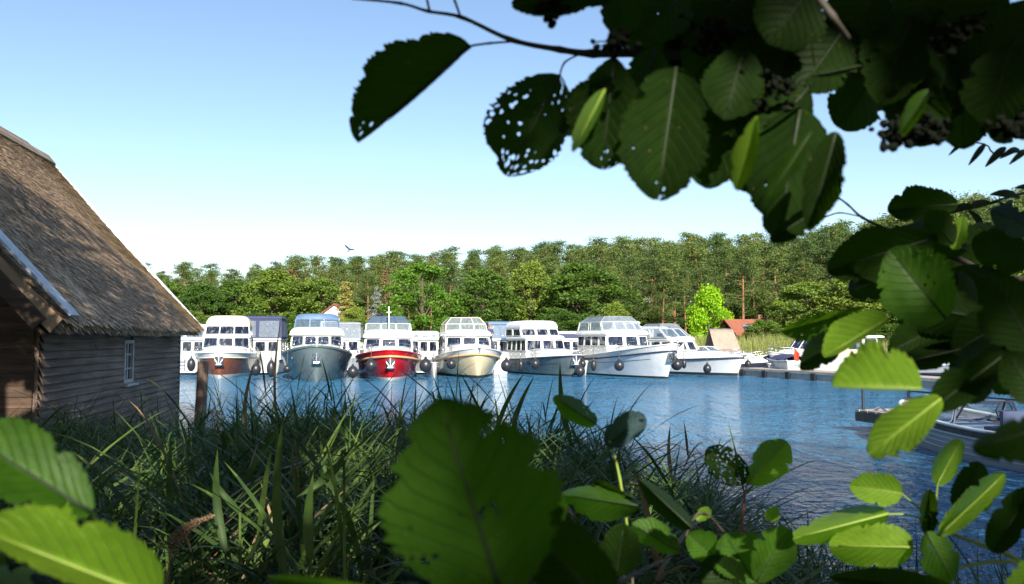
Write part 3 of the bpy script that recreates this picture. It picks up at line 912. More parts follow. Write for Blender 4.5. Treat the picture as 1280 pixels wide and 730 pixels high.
def dome(parent, rg, rise, mat, name='cabin_roof', over=0.06, steps=4, edge=0.05, flat=0.35):
    cx = sum(p.x for p in rg) / len(rg); cy = 0.0
    z = rg[0].z
    n = len(rg)
    rows = []
    def sc(f, zz):
        return [Vector((cx + (p.x - cx) * f, cy + (p.y - cy) * f, zz)) for p in rg]
    ext = 1 + over / max(0.5, abs(rg[0].y))
    rows.append(sc(0.97, z - 0.002)); rows.append(sc(ext, z - 0.004)); rows.append(sc(ext, z + edge))
    for k in range(1, steps + 1):
        a = k / steps * PI / 2
        rows.append(sc(ext * (1 - (1 - flat) * (1 - math.cos(a)) ), z + edge + rise * math.sin(a)))
    mb = MB(); mb.grid(rows, close=True)
    mb.add(rows[-1], [tuple(range(n))])
    return mb.build(name, mat, parent, smooth=True)

def dome_clear(parent, rg, rise, frame, vin, name='canopy', topmat=None, f1=0.72):
    """canopy roof made of see-through panels between bent tubes"""
    cx = sum(p.x for p in rg) / len(rg); n = len(rg); z = rg[0].z
    def sc(f, zz): return [Vector((cx + (p.x - cx) * f, p.y * f, zz)) for p in rg]
    r1 = sc(f1, z + rise)
    mb = MB()
    mb.grid([rg, r1], 0, close=True)
    mb.add(r1, [tuple(range(n))], 1)
    o = mb.build(name, [vin, topmat or vin], parent)
    mb = MB()
    for i in range(n):
        mb.tube([rg[i], r1[i]], 0.025, 5); mb.tube([rg[i], rg[(i + 1) % n]], 0.025, 5); mb.tube([r1[i], r1[(i + 1) % n]], 0.022, 5)
    for i in range(1, n // 2):
        mb.tube([r1[i], r1[n - 1 - i]], 0.02, 5)
    mb.build('canopy_frame', frame, o)
    return o

def lettering(text, size, mat, parent, M4, name='name_lettering'):
    cu = bpy.data.curves.new(name, 'FONT'); cu.body = text; cu.size = size; cu.extrude = 0.004; cu.align_x = 'CENTER'
    tmp = bpy.data.objects.new('tmp', cu); COL.objects.link(tmp)
    dg = bpy.context.evaluated_depsgraph_get()
    me = bpy.data.meshes.new_from_object(tmp.evaluated_get(dg))
    bpy.data.objects.remove(tmp)
    me.name = name; me.transform(M4); me.materials.clear(); me.materials.append(mat)
    return link(name, me, parent)

def boat(c):
    px, D = c['bow']
    psi = R(c['yaw'])
    hd = Vector((math.sin(psi), -math.cos(psi), 0))
    b0 = G(px, D)
    o = b0 - hd * (c['L'] * 0.45)
    if c.get('sternref'): o = b0 + hd * (c['L'] * 0.5)
    root = empty(c.get('name', 'motor_yacht'), o, math.atan2(hd.y, hd.x), c['label'], c.get('cat', 'boat'), c.get('group'))
    pt, zs = hullfn(c)
    NS = 30
    ss = [1 - (1 - i / NS) ** 1.25 for i in range(NS + 1)]
    fs_ = c.get('fs', 0.86)
    zboot = c.get('zboot', 0.10)
    def zrow(k, s):
        z1 = zs(s)
        return [-0.5, -0.2, -0.02, zboot, zboot + (z1 * fs_ - zboot) * 0.33, zboot + (z1 * fs_ - zboot) * 0.66, z1 * fs_, z1][k]
    mb = MB()
    for side in (-1, 1):
        for k in range(7):
            r0 = [pt(s, zrow(k, s), side) for s in ss]; r1 = [pt(s, zrow(k + 1, s), side) for s in ss]
            mi = 1 if k < 2 else (3 if k == 2 else (0 if k < 6 else 2))
            mb.grid([r0, r1] if side > 0 else [r1, r0], mi)
    # transom
    tl = [pt(0, zrow(k, 0), -1) for k in range(8)]; tr_ = [pt(0, zrow(k, 0), 1) for k in range(8)]
    mb.grid([tl, tr_], 0)
    hull = mb.build('hull', [c['hull'], c.get('anti', M['antifoul']), c.get('band', c['hull']), c.get('boot', M['antifoul'])], root, smooth=True)
    bm = bmesh.new(); bm.from_mesh(hull.data); bmesh.ops.remove_doubles(bm, verts=bm.verts, dist=0.001); bmesh.ops.recalc_face_normals(bm, faces=bm.faces); bm.to_mesh(hull.data); bm.free()
    # deck
    mb = MB()
    mb.grid([[pt(s, zs(s) - 0.14, -1) * 1.0 for s in ss], [Vector((pt(s, zs(s), 1).x, 0, zs(s) - 0.09)) for s in ss], [pt(s, zs(s) - 0.14, 1) for s in ss]])
    mb.build('deck', c.get('deck', M['deck']), root, smooth='all')
    # rubbing strake along both sides and round the bow
    mb = MB()
    path = [pt(s, zs(s) * fs_, -1) for s in ss] + [pt(s, zs(s) * fs_, 1) for s in ss[::-1][1:]]
    mb.tube(path, c.get('sr', 0.05), 6)
    mb.build('rubbing_strake', c['strake'], root, smooth='all')
    mb = MB()
    path = [pt(s, zs(s), -1) for s in ss] + [pt(s, zs(s), 1) for s in ss[::-1][1:]]
    mb.tube(path, c.get('cr', 0.035), 6)
    mb.build('gunwale', c.get('cap', M['white']), root, smooth='all')
    if c.get('line'):
        mb = MB()
        for side in (-1, 1):
            mb.tube([pt(s, zs(s) * c['line'], side) for s in ss if 0.2 < s < 0.93], 0.014, 5)
        mb.build('side_stripe', M['navystripe'], root)
    # coachroof in front of the saloon
    if c.get('coach'):
        k = c['coach']
        rg = ring(k['xa'], k['xf'], k['w'], k.get('c', 1.0), 6, 2.0)
        zr = k['z']
        mb = MB(); n = len(rg)
        low = [Vector((x, y, k['z0'])) for x, y in rg]; top = [Vector((k['xa'] + (x - k['xa']) * 0.93, y * 0.9, zr)) for x, y in rg]
        t2 = [Vector((k['xa'] + (x - k['xa']) * 0.75, y * 0.6, zr + 0.10)) for x, y in rg]
        mb.grid([low, top, t2], close=True); mb.add(t2, [tuple(range(n))])
        cr = mb.build('foredeck_trunk', c.get('sup', M['white']), root, smooth=True)
        mb = MB(); mb.box((k['xa'] + (k['xf'] - k['xa']) * 0.4, 0, zr + 0.13), (0.5, 0.5, 0.06)); mb.build('hatch', M['vinyl_dark'], cr)
    last = None
    for tcf in c.get('tiers', []):
        top = tier(root, tcf, tcf.get('name', 'cabin'))
        rf = tcf.get('roof')
        if rf:
            if rf[0] == 'dome': dome(root, top, rf[1], rf[2], rf[3] if len(rf) > 3 else 'cabin_roof', steps=4, over=rf[4] if len(rf) > 4 else 0.06, flat=rf[5] if len(rf) > 5 else 0.35)
            else: dome_clear(root, top, rf[1], rf[2], rf[3], topmat=rf[4] if len(rf) > 4 else None)
        last = top
    # helm seat and wheel behind the upper windscreen
    if c.get('helm'):
        x, z = c['helm']
        mb = MB(); mb.box((x, -0.4, z + 0.25), (0.45, 0.5, 0.12)); mb.box((x - 0.22, -0.4, z + 0.5), (0.1, 0.5, 0.5)); mb.box((x, -0.4, z + 0.08), (0.12, 0.12, 0.3))
        mb.build('helm_seat', M['seat'], root)
        mb = MB(); mb.tube([(x + 0.7, -0.4 + 0.2 * math.cos(a), z + 0.45 + 0.2 * math.sin(a)) for a in [i * PI / 6 for i in range(13)]], 0.02, 5, cap=False); mb.box((x + 0.8, -0.4, z + 0.2), (0.2, 0.9, 0.5)); mb.build('helm_console', c.get('sup', M['white']), root)
    # pulpit
    if c.get('rail', 0.5):
        hr = c.get('rail', 0.5)
        mb = MB()
        s0 = c.get('rail0', 0.3)
        sel = [s0 + (1 - s0) * i / 16 * 0.985 for i in range(17)]
        def rp(s, side, dz):
            p = pt(s, zs(s), side)
            return Vector((p.x - 0.08 * s, p.y * 0.95, zs(s) + dz))
        for dz, rr in ((hr, 0.016), (hr * 0.5, 0.010)):
            mb.tube([rp(s, -1, dz) for s in sel] + [rp(s, 1, dz) for s in sel[::-1]], rr, 5)
        for s in sel[::2]:
            for side in (-1, 1): mb.tube([rp(s, side, -0.05), rp(s, side, hr)], 0.013, 5)
        mb.build('handrail', M['steel'], root, smooth='all')
    # anchor in its pocket on the stem
    if c.get('anchor'):
        za = c['anchor']
        p = pt(1.0, za, 1) + Vector((0.03, 0, 0))
        mb = MB()
        mb.prism([(p.x - 0.12, -0.26, za - 0.25), (p.x + 0.01, 0, za - 0.30), (p.x + 0.06, 0, za + 0.25), (p.x - 0.05, -0.22, za + 0.25)], (0.04, 0, 0))
        mb.prism([(p.x - 0.12, 0.26, za - 0.25), (p.x - 0.05, 0.22, za + 0.25), (p.x + 0.06, 0, za + 0.25), (p.x + 0.01, 0, za - 0.30)], (0.04, 0, 0))
        mb.build('anchor_plate', M['steel'], root)
        mb = MB()
        x = p.x + 0.12
        mb.tube([(x, 0, za + 0.30), (x + 0.02, 0, za - 0.16)], 0.03, 6)
        for s in (-1, 1):
            mb.prism([(x - 0.02, s * 0.03, za - 0.20), (x + 0.02, s * 0.20, za + 0.02), (x + 0.0, s * 0.24, za + 0.18), (x, s * 0.10, za + 0.0)], (0.03, 0, 0))
        mb.tube([(x, -0.14, za - 0.19), (x, 0.14, za - 0.19)], 0.035, 6)
        mb.build('anchor', c.get('anchormat', M['white']), root)
    # bow roller + lamp
    if c.get('roller'):
        z = zs(1.0)
        mb = MB(); mb.box((c['L'] / 2 - 0.05, 0, z + 0.05), (0.35, 0.16, 0.08)); mb.tube([(c['L'] / 2 + 0.1, -0.08, z + 0.05), (c['L'] / 2 + 0.1, 0.08, z + 0.05)], 0.05, 8)
        mb.tube([(c['L'] / 2 + 0.08, 0, z + 0.1), (c['L'] / 2 + 0.16, 0, z - 0.2)], 0.03, 6)
        mb.build('bow_roller', M['steel'], root)
    for (x, y, z0, z1, r, mt) in c.get('masts', []):
        mb = MB(); mb.tube([(x, y, z0), (x, y, z1)], [r, r * 0.7], 7); mb.tube([(x, y - 0.15, z1 - 0.25), (x, y + 0.15, z1 - 0.25)], 0.02, 5)
        mb.lathe([(0, 0), (0.05, 0), (0.05, 0.08), (0, 0.1)], (x, y, z1), 8)
        mb.build('mast', M[mt], root)
    # portholes in the bow sides
    for (s, zf, side) in c.get('ports', []):
        p = pt(s, zs(s) * zf, side); q = pt(s + 0.02, zs(s) * zf, side)
        t = (q - p).normalized(); nrm = Vector((t.y, -t.x, 0)) * (1 if side < 0 else -1)
        if nrm.y * side < 0: nrm = -nrm
        mb = MB()
        mb.tube([p - nrm * 0.02, p + nrm * 0.025], 0.09, 10); mb.build('porthole', M['steel'], root)
    # hull name on both bows
    for (txt, s, zf, size, side, mt) in c.get('names', []):
        p = pt(s, zs(s) * zf, side); q = pt(s + 0.03, zs(s + 0.03) * zf, side); up = pt(s, zs(s) * zf + 0.1, side)
        t = (q - p).normalized() * (-side); u = (up - p).normalized(); nrm = t.cross(u).normalized()
        if side < 0: t = (q - p).normalized(); nrm = t.cross(u).normalized()
        u = nrm.cross(t)
        M4 = Matrix(((t.x, u.x, nrm.x, p.x + nrm.x * 0.02), (t.y, u.y, nrm.y, p.y + nrm.y * 0.02), (t.z, u.z, nrm.z, p.z), (0, 0, 0, 1)))
        lettering(txt, size, M[mt], root, M4)
    return root, pt, zs

# hull top and boat roof heights were read off the photograph
W_, WC = M['white'], M['whitecanvas']
GRP = 'motor yachts moored bows-on in a row'
# 1 brown hull
boat(dict(bow=(275, 46.0), L=9.6, B=3.7, yaw=14, zb=1.50, zm=1.32, hull=M['brownhull'], band=W_, fs=0.80, strake=M['creamcanvas'], sr=0.035, boot=M['boottop'], anti=M['boottop'], zboot=0.20, rail=0.4,
    label='motor yacht with rust brown hull and rounded cream hood beside the boathouse eave', group=GRP, anchor=1.0, anchormat=W_,
    coach=dict(xa=0.6, xf=3.0, w=1.35, z0=1.1, z=1.75, c=1.3),
    tiers=[dict(xa=-3.4, xf=1.4, w=1.42, c=0.5, K=3, z0=1.0, z1=2.35, mat=W_, v=(0.50, 0.96), u=(0.05, 0.95), ns=4, iw=0.10, roof=('dome', 0.18, W_, 'cabin_roof', 0.08, 0.9)),
           dict(xa=-3.2, xf=0.7, w=1.30, c=0.4, K=3, z0=2.48, z1=3.06, mat=W_, v=(0.04, 0.96), ns=3, iw=0.05, u=(0.03, 0.97), ws=True, name='wheelhouse', roof=('dome', 0.62, M['creamcanvas'], 'hood', 0.05, 0.62))]))
# 2 grey hull
boat(dict(bow=(396, 42.2), L=11.0, B=3.95, yaw=13.5, zb=1.92, zm=1.15, hull=M['greyhull'], fs=0.97, strake=M['greyhull2'], sr=0.04, cap=M['greyhull'], boot=M['greyhull'], rail=0.42, full=3.4,
    label='motor yacht with high plain grey hull and smoked blue canopy', group=GRP, anchor=1.22, anchormat=M['steel'], ports=[(0.86, 0.75, -1), (0.86, 0.75, 1)],
    coach=dict(xa=1.0, xf=3.4, w=1.4, z0=1.1, z=1.85, c=1.4),
    tiers=[dict(xa=-3.6, xf=1.5, w=1.50, c=0.7, K=4, z0=1.2, z1=2.48, mat=W_, v=(0.48, 0.93), u=(0.08, 0.92), ns=4, iw=0.10, roof=('dome', 0.42, W_, 'cabin_roof', 0.14, 0.7)),
           dict(xa=-3.6, xf=0.2, w=1.34, c=0.6, K=3, z0=2.78, z1=3.42, solid=False, mat=M['steel'], v=(0.05, 0.95), u=(0.04, 0.96), ns=3, iw=0.10, glass=M['vinyl_dark'], sglass=M['vinyl_dark'], fmat=M['blueglass'], ws=True, name='canopy_tube', roof=('dome', 0.30, M['blueglass'], 'canopy', 0.02, 0.62))],
    helm=(-1.6, 2.3)))
# 3 red hull
boat(dict(bow=(488, 43.4), L=10.4, B=3.85, yaw=10.0, zb=1.66, zm=1.1, hull=M['red'], fs=0.80, strake=M['teak'], sr=0.07, cap=M['red'], boot=M['boottop'], anti=M['antifoul'], zboot=0.16, rail=0.42, full=3.2,
    label='motor yacht with glossy red hull and tan rubbing strake', group=GRP, anchor=0.92, anchormat=W_, ports=[(0.80, 0.66, -1), (0.80, 0.66, 1)],
    coach=dict(xa=0.8, xf=3.1, w=1.35, z0=1.0, z=1.75, c=1.4),
    tiers=[dict(xa=-3.6, xf=1.3, w=1.48, c=0.7, K=3, z0=1.1, z1=2.35, mat=W_, v=(0.46, 0.92), ns=4, iw=0.12, u=(0.09, 0.91), roof=('dome', 0.42, W_, 'cabin_roof', 0.12, 0.7)),
           dict(xa=-3.8, xf=0.0, w=1.38, c=0.4, K=3, z0=2.66, z1=3.20, solid=False, mat=W_, v=(0.05, 0.95), u=(0.04, 0.96), ns=3, iw=0.06, glass=M['vinyl'], sglass=M['vinyl'], ws=True, name='canopy_tube', roof=('clear', 0.45, M['navy'], M['vinyl_dark'], M['greycanvas']))],
    helm=(-1.6, 2.2), masts=[(0.5, 0.0, 2.6, 4.1, 0.045, 'white')]))
# 4 cream hull
boat(dict(bow=(598, 46.2), L=10.4, B=3.95, yaw=11.0, zb=1.74, zm=1.1, hull=M['creamhull'], band=W_, fs=0.80, strake=M['teak'], sr=0.07, boot=M['antifoul'], zboot=0.16, rail=0.42, full=3.2,
    label='motor yacht with cream hull and white bulwark above a tan strake', group=GRP, roller=True, names=[('Apollo', 0.74, 0.66, 0.26, -1, 'ink'), ('Apollo', 0.80, 0.66, 0.24, 1, 'ink')],
    coach=dict(xa=0.8, xf=3.1, w=1.35, z0=1.0, z=1.85, c=1.4),
    tiers=[dict(xa=-3.6, xf=1.3, w=1.48, c=0.7, K=3, z0=1.1, z1=2.45, mat=W_, v=(0.46, 0.92), ns=4, iw=0.12, u=(0.09, 0.91), roof=('dome', 0.36, W_, 'cabin_roof', 0.12, 0.7)),
           dict(xa=-3.6, xf=0.1, w=1.34, c=0.5, K=3, z0=2.74, z1=3.22, solid=False, mat=W_, v=(0.05, 0.95), u=(0.04, 0.96), ns=3, iw=0.06, glass=M['vinyl'], sglass=M['vinyl'], fmat=M['creamcanvas'], ws=True, name='canopy_tube', roof=('clear', 0.42, M['creamcanvas'], M['vinyl'], M['creamcanvas']))],
    helm=(-1.6, 2.2)))
# 5 dark grey hull, white hood
boat(dict(bow=(716, 48.4), L=10.2, B=3.7, yaw=20, zb=1.32, zm=0.98, hull=M['greyhull2'], fs=0.95, strake=M['navystripe'], sr=0.05, boot=M['antifoul'], zboot=0.12, rail=0.42, line=0.62, full=2.8,
    label='motor yacht with dark grey hull and solid white hood', group=GRP, anchor=0.95, anchormat=W_, names=[('Fjord', 0.68, 0.62, 0.26, -1, 'ink')],
    coach=dict(xa=0.4, xf=3.6, w=1.3, z0=0.9, z=1.55, c=1.6),
    tiers=[dict(xa=-3.4, xf=1.0, w=1.42, c=0.6, K=3, z0=0.95, z1=2.25, mat=W_, v=(0.44, 0.93), ns=4, iw=0.12, u=(0.08, 0.92), roof=('dome', 0.22, W_, 'cabin_roof', 0.1, 0.85)),
           dict(xa=-3.8, xf=-0.1, w=1.36, c=0.5, K=3, z0=2.46, z1=3.02, mat=WC, v=(0.08, 0.80), u=(0.08, 0.92), ns=2, iw=0.04, ws=True, name='hood_wall', roof=('dome', 0.42, WC, 'hood', 0.03, 0.7))]))
# 6 large white
boat(dict(bow=(836, 45.6), L=11.8, B=4.0, yaw=21, zb=1.98, zm=1.25, hull=M['whitehull'], band=W_, fs=0.80, strake=M['navystripe'], sr=0.05, boot=M['antifoul'], zboot=0.12, rail=0.42, line=0.60, full=2.9,
    label='largest white motor yacht with navy stripe and clear framed canopy', group=GRP, anchor=1.22, anchormat=M['rubber'],
    coach=dict(xa=0.8, xf=4.0, w=1.4, z0=1.1, z=1.75, c=1.8),
    tiers=[dict(xa=-3.6, xf=1.3, w=1.55, c=0.6, K=3, z0=1.15, z1=2.55, mat=W_, v=(0.50, 0.90), ns=4, iw=0.14, u=(0.10, 0.90), roof=('dome', 0.24, W_, 'cabin_roof', 0.12, 0.85)),
           dict(xa=-3.6, xf=0.5, w=1.45, c=0.5, K=4, z0=2.78, z1=3.36, solid=False, mat=W_, v=(0.04, 0.96), u=(0.04, 0.96), ns=2, iw=0.14, glass=M['vinyl'], sglass=M['vinyl'], fr=0.02, ws=True, name='canopy_tube', **{'if': 0.5}, roof=('clear', 0.34, M['greycanvas'], M['vinyl'], M['greycanvas']))],
    helm=(-1.6, 2.3)))
# 7 smaller white
boat(dict(bow=(922, 49.6), L=9.6, B=3.4, yaw=34, zb=1.20, zm=0.95, hull=M['whitehull'], fs=0.92, strake=M['navystripe'], sr=0.05, boot=M['antifoul'], zboot=0.16, anti=M['brownhull'], rail=0.45, full=2.4,
    label='smaller white motor yacht with slanting windows at the right end of the row', group=GRP, roller=True,
    coach=dict(xa=0.2, xf=3.3, w=1.15, z0=0.9, z=1.42, c=1.6),
    tiers=[dict(xa=-3.2, xf=1.0, w=1.30, c=0.6, K=3, z0=0.95, z1=2.18, mat=W_, v=(0.48, 0.90), ns=3, iw=0.22, u=(0.10, 0.90), **{'if': 0.7}, roof=('dome', 0.20, W_, 'cabin_roof', 0.06, 0.85)),
           dict(xa=-3.4, xf=-0.1, w=1.18, c=0.5, K=3, z0=2.36, z1=2.95, solid=False, mat=W_, v=(0.04, 0.96), u=(0.04, 0.96), ns=2, iw=0.14, glass=M['vinyl_dark'], sglass=M['vinyl_dark'], fr=0.02, ws=True, name='canopy_tube', **{'if': 0.8}, roof=('clear', 0.34, M['greycanvas'], M['vinyl'], M['whitecanvas']))],
    helm=(-1.8, 1.9)))
# boats behind the row; some grey hulls paint in the shade of the gaps
M['shadewhite'] = simple('grey_white_shaded_cabin_paint', (0.42, 0.44, 0.46), 0.4, var=0.25, scale=2.0)  # white paint with shade put into its grey tone
def aft_boat(px, D, ww, zt, top, wall, label, yaw=190, L=8.0, hullm=None, zst=0.95, name='cabin_cruiser', glass=None, extra=None):
    c = dict(bow=(px, D), sternref=True, L=L, B=ww * 1.08, yaw=yaw, zb=1.4, zm=zst, zst=zst, hull=hullm or M['shadewhite'], fs=0.9, strake=M['navystripe'], sr=0.03, rail=0.4, label=label, name=name,
        tiers=[dict(xa=-L / 2 + 0.9, xf=0.6, w=ww / 2 - 0.12, c=0.6, K=3, z0=zst - 0.05, z1=2.2, mat=M['shadewhite'], v=(0.45, 0.9), ns=3, iw=0.06, roof=('dome', 0.08, W_, 'cabin_roof', 0.05, 0.9)),
               dict(xa=-L / 2 + 1.0, xf=-0.2, w=ww / 2 - 0.1, c=0.4, K=3, z0=2.3, z1=zt - 0.15, mat=wall, v=(0.08, 0.88), ns=2, iw=0.05, glass=glass or M['vinyl'], fmat=wall, name='canopy_wall', roof=('dome', 0.15, top, 'canopy', 0.04, 0.7))])
    r, pt, zs = boat(c)
    # stern side of the enclosure, seen from here: panes, door and boarding ladder
    w2 = ww / 2 - 0.16
    x = -L / 2 + 1.0
    quad = ((x, w2, 2.32), (x, -w2, 2.32), (x + 0.05, -w2, zt - 0.18), (x + 0.05, w2, zt - 0.18))
    for u0, u1 in ((0.04, 0.38), (0.46, 0.95)): window_on(r, quad, u0, u1, 0.05, 0.92, glass or M['vinyl'], wall, name='canopy_window')
    x = -L / 2 + 0.9
    quad = ((x, w2, zst), (x, -w2, zst), (x + 0.05, -w2, 2.18), (x + 0.05, w2, 2.18))
    window_on(r, quad, 0.06, 0.30, 0.12, 0.95, M['glass'], W_, name='cabin_door')
    window_on(r, quad, 0.38, 0.62, 0.42, 0.92, M['glass'], W_, name='window')
    window_on(r, quad, 0.70, 0.94, 0.42, 0.92, M['glass'], W_, name='window')
    mb = MB()
    for k in range(4): mb.tube([(-L / 2 - 0.06, -0.2, 0.15 + k * 0.22), (-L / 2 - 0.06, 0.2, 0.15 + k * 0.22)], 0.02, 5)
    for s in (-1, 1): mb.tube([(-L / 2 - 0.06, 0.2 * s, -0.1), (-L / 2 - 0.04, 0.2 * s, 1.1)], 0.02, 5)
    mb.build('boarding_ladder', M['steel'], r)
    mb = MB(); mb.box((-L / 2 - 0.3, 0, 0.16), (0.6, ww * 0.8, 0.07)); mb.build('bathing_platform', W_, r)
    return r
aft_boat(322, 51.5, 2.9, 3.75, M['navy'], M['navy'], 'white boat with square navy canvas enclosure behind the brown hulled yacht', yaw=187, glass=M['vinyl'])
aft_boat(228, 51.5, 2.6, 3.2, WC, WC, 'white boat half hidden behind the boathouse corner', yaw=184, glass=M['vinyl_dark'])
aft_boat(425, 56, 2.9, 3.45, M['greycanvas'], M['greycanvas'], 'boat with grey framed canopy peeping out at the right of the grey hulled yacht', yaw=186, glass=M['vinyl'], hullm=M['greycanvas'])
aft_boat(530, 52, 2.2, 2.75, WC, WC, 'white boat with low pale canvas between the red and cream hulled yachts', yaw=187, glass=M['vinyl_dark'], hullm=M['greyhull'])
aft_boat(631, 56.5, 2.3, 3.5, M['blueglass'], M['blueglass'], 'boat with tall blue grey canvas between the cream and dark grey yachts', yaw=190, glass=M['vinyl'], hullm=M['greyhull2'])
aft_boat(712, 57, 2.8, 2.8, W_, M['navy'], 'white boat with navy sided canopy between the dark grey and largest white yachts', yaw=192, glass=M['navy'], hullm=M['greyhull'])
aft_boat(790, 57, 2.4, 3.55, W_, M['greycanvas'], 'boat with white framed arch behind the bow of the largest white yacht', yaw=195, glass=M['vinyl_dark'])
aft_boat(826, 60, 2.4, 3.2, WC, WC, 'boat with pale canvas cover left of the smaller white yacht', yaw=195, glass=M['greycanvas'])

# open speedboat behind the end of the row
boat(dict(bow=(958, 54.0), L=6.4, B=2.3, yaw=62, zb=1.20, zm=0.85, hull=M['navystripe'], band=W_, fs=0.62, strake=W_, sr=0.03, rail=0.3, rail0=0.6, boot=M['boottop'],
    label='low speedboat with navy lower hull and raked windscreen by the jetty end', name='speedboat',
    coach=dict(xa=-0.4, xf=2.2, w=0.85, z0=0.8, z=1.25, c=1.2),
    tiers=[dict(xa=-1.6, xf=0.2, w=0.85, c=0.5, K=3, z0=1.2, z1=1.75, solid=False, mat=W_, v=(0.04, 0.96), u=(0.03, 0.97), ns=1, iw=0.18, **{'if': 0.9}, glass=M['vinyl_dark'], fr=0.02, ws=True, name='windscreen_frame')]))

# beige tarpaulin tent over a laid-up boat
p = G(901, 62)
t = empty('tarpaulin_shelter', (p.x, p.y, 0), R(12), 'beige tarpaulin stretched over a boat behind the smaller white yacht', 'tarpaulin')
mb = MB()
rows = []
for k, x in enumerate(np.linspace(-2.2, 2.2, 9)):
    sg = 0.08 * math.sin(k * 2.1)
    rows.append([Vector((x + (0.9 if x > 0 else 0) * (1 - j) * 0.6, -1.6 * (1 - j) + sg * 0.3, 0.9 + 2.3 * j - sg * (1 - j))) for j in np.linspace(0, 1, 6)] + [Vector((x + (0.9 if x > 0 else 0) * j * 0.6, 1.6 * j, 3.2 - 2.3 * j)) for j in np.linspace(0.2, 1, 5)])
mb.grid(rows); mb.build('tarpaulin', M['beige'], t, smooth='all'); t.scale = (0.44, 0.8, 0.97)
mb = MB(); mb.tube([(-2.3, 0, 3.17), (2.3, 0, 3.17)], 0.04, 6)
for x in (-2.2, 2.6):
    for y in (-1.5, 1.5): mb.tube([(x, y, -0.4), (x, y, 1.0)], 0.04, 6)
mb.build('support_frame', M['steel'], t)

# cruiser with hard top beyond the jetty
boat(dict(bow=(968, 50.5), L=9.4, B=3.0, yaw=-68, zb=1.45, zm=1.05, hull=W_, fs=0.9, strake=M['whitedull'], sr=0.03, rail=0.35, rail0=0.55, boot=M['antifoul'],
    label='white cruiser with pale hard top and aerials lying behind the jetty', name='cabin_cruiser',
    coach=dict(xa=2.0, xf=4.0, w=0.9, z0=1.0, z=1.5, c=1.2),
    tiers=[dict(xa=-3.2, xf=3.2, w=1.25, c=0.6, K=3, z0=1.05, z1=2.36, solid=True, mat=M['creamcanvas'], v=(0.42, 0.93), u=(0.04, 0.96), ns=4, iw=0.14, **{'if': 1.1}, glass=M['glass'], fr=0.03, ws=True, roof=('dome', 0.10, W_, 'hard_top', 0.16, 0.9))],
    masts=[(1.0, 0.3, 2.5, 3.1, 0.035, 'white'), (0.2, -0.2, 2.5, 3.3, 0.03, 'white'), (-3.0, 0, 2.5, 3.3, 0.03, 'white')]))
# stern-on boat with lettering on the transom
r, pt, zs = boat(dict(bow=(1000, 46.6), sternref=True, L=5.6, B=1.75, yaw=178, zb=1.15, zm=0.95, zst=1.02, hull=M['whitedull'], fs=0.92, strake=M['greycanvas'], sr=0.02, rail=0, boot=M['whitedull'],
    label='small pale boat moored stern-on with green lettering and a red flag', name='motorboat'))
Mx = Matrix(((0, 0, -1, -2.83), (-1, 0, 0, -0.05), (0, 1, 0, 0.62), (0, 0, 0, 1)))
lettering('MERRY', 0.26, M['greenink'], r, Mx)
Mx = Matrix(((0, 0, -1, -2.83), (-1, 0, 0, -0.05), (0, 1, 0, 0.40), (0, 0, 0, 1)))
lettering('Waren', 0.15, M['greenink'], r, Mx)
mb = MB()
mb.grid([[Vector((x, y, 1.0 + 0.30 * (1 - abs(y / 0.85) ** 2) + 0.06 * math.sin(x * 4))) for y in np.linspace(-0.85, 0.85, 8)] for x in np.linspace(-2.0, 2.2, 9)])
mb.build('boat_cover', M['navy'], r, smooth='all')
mb = MB(); mb.tube([(-2.75, 0.35, 0.9), (-2.95, 0.35, 1.75)], 0.018, 6); fp = mb.build('flagpole', M['steel'], r)
mb = MB()
mb.grid([[Vector((-2.94 + 0.1 * (1 - j) - 0.05 * i, 0.36 - 0.26 * i + 0.04 * math.sin(i * 7 + j * 3), 1.12 + 0.55 * j - 0.22 * i)) for i in np.linspace(0, 1, 7)] for j in np.linspace(0, 1, 6)])
mb.build('flag', M['redcloth'], fp, smooth='all')
# dinghy under navy cover
r, pt, zs = boat(dict(bow=(962, 49.2), L=3.2, B=1.3, yaw=-60, zb=0.75, zm=0.6, hull=W_, fs=0.9, strake=M['greycanvas'], sr=0.02, rail=0, boot=W_,
    label='dinghy under a dark blue cover behind the jetty', name='dinghy', cat='dinghy'))
mb = MB()
mb.grid([[Vector((x, y * (1 - max(0, x / 1.7) ** 2), 0.66 + 0.42 * (1 - abs(y / 0.66) ** 2) * (1 - max(0, x / 1.6) ** 2) + 0.03 * math.sin(x * 7))) for y in np.linspace(-0.66, 0.66, 8)] for x in np.linspace(-1.55, 1.45, 10)])
mb.build('boat_cover', M['navy'], r, smooth='all')
# small blue white boat off the reeds
r, pt, zs = boat(dict(bow=(1187, 52), L=4.6, B=1.7, yaw=72, zb=0.85, zm=0.62, hull=M['greycanvas'], band=W_, fs=0.7, strake=M['blueglass'], sr=0.04, rail=0, boot=M['antifoul'],
    label='small low open boat with pale blue rim in front of the far reeds', name='rowing_boat', cat='rowing boat'))
mb = MB()
for x in (-1.2, 0.2): mb.box((x, 0, 0.5), (0.3, 1.3, 0.05))
mb.build('thwart', M['whitedull'], r)
# white tenders squeezed between the yachts
for (px, D, lb) in ((543, 46.5, 'small white tender squeezed between the red and cream hulled yachts'), (732, 49.5, 'small white tender between the dark grey and largest white yachts')):
    r, pt, zs = boat(dict(bow=(px, D), L=2.8, B=0.62, yaw=10, zb=0.9, zm=0.75, hull=W_, fs=0.9, strake=M['whitedull'], sr=0.02, rail=0, boot=W_, full=4, label=lb, name='tender', cat='dinghy'))
    mb = MB(); mb.box((-0.3, 0, 0.62), (0.3, 0.7, 0.06)); mb.build('thwart', M['whitedull'], r)

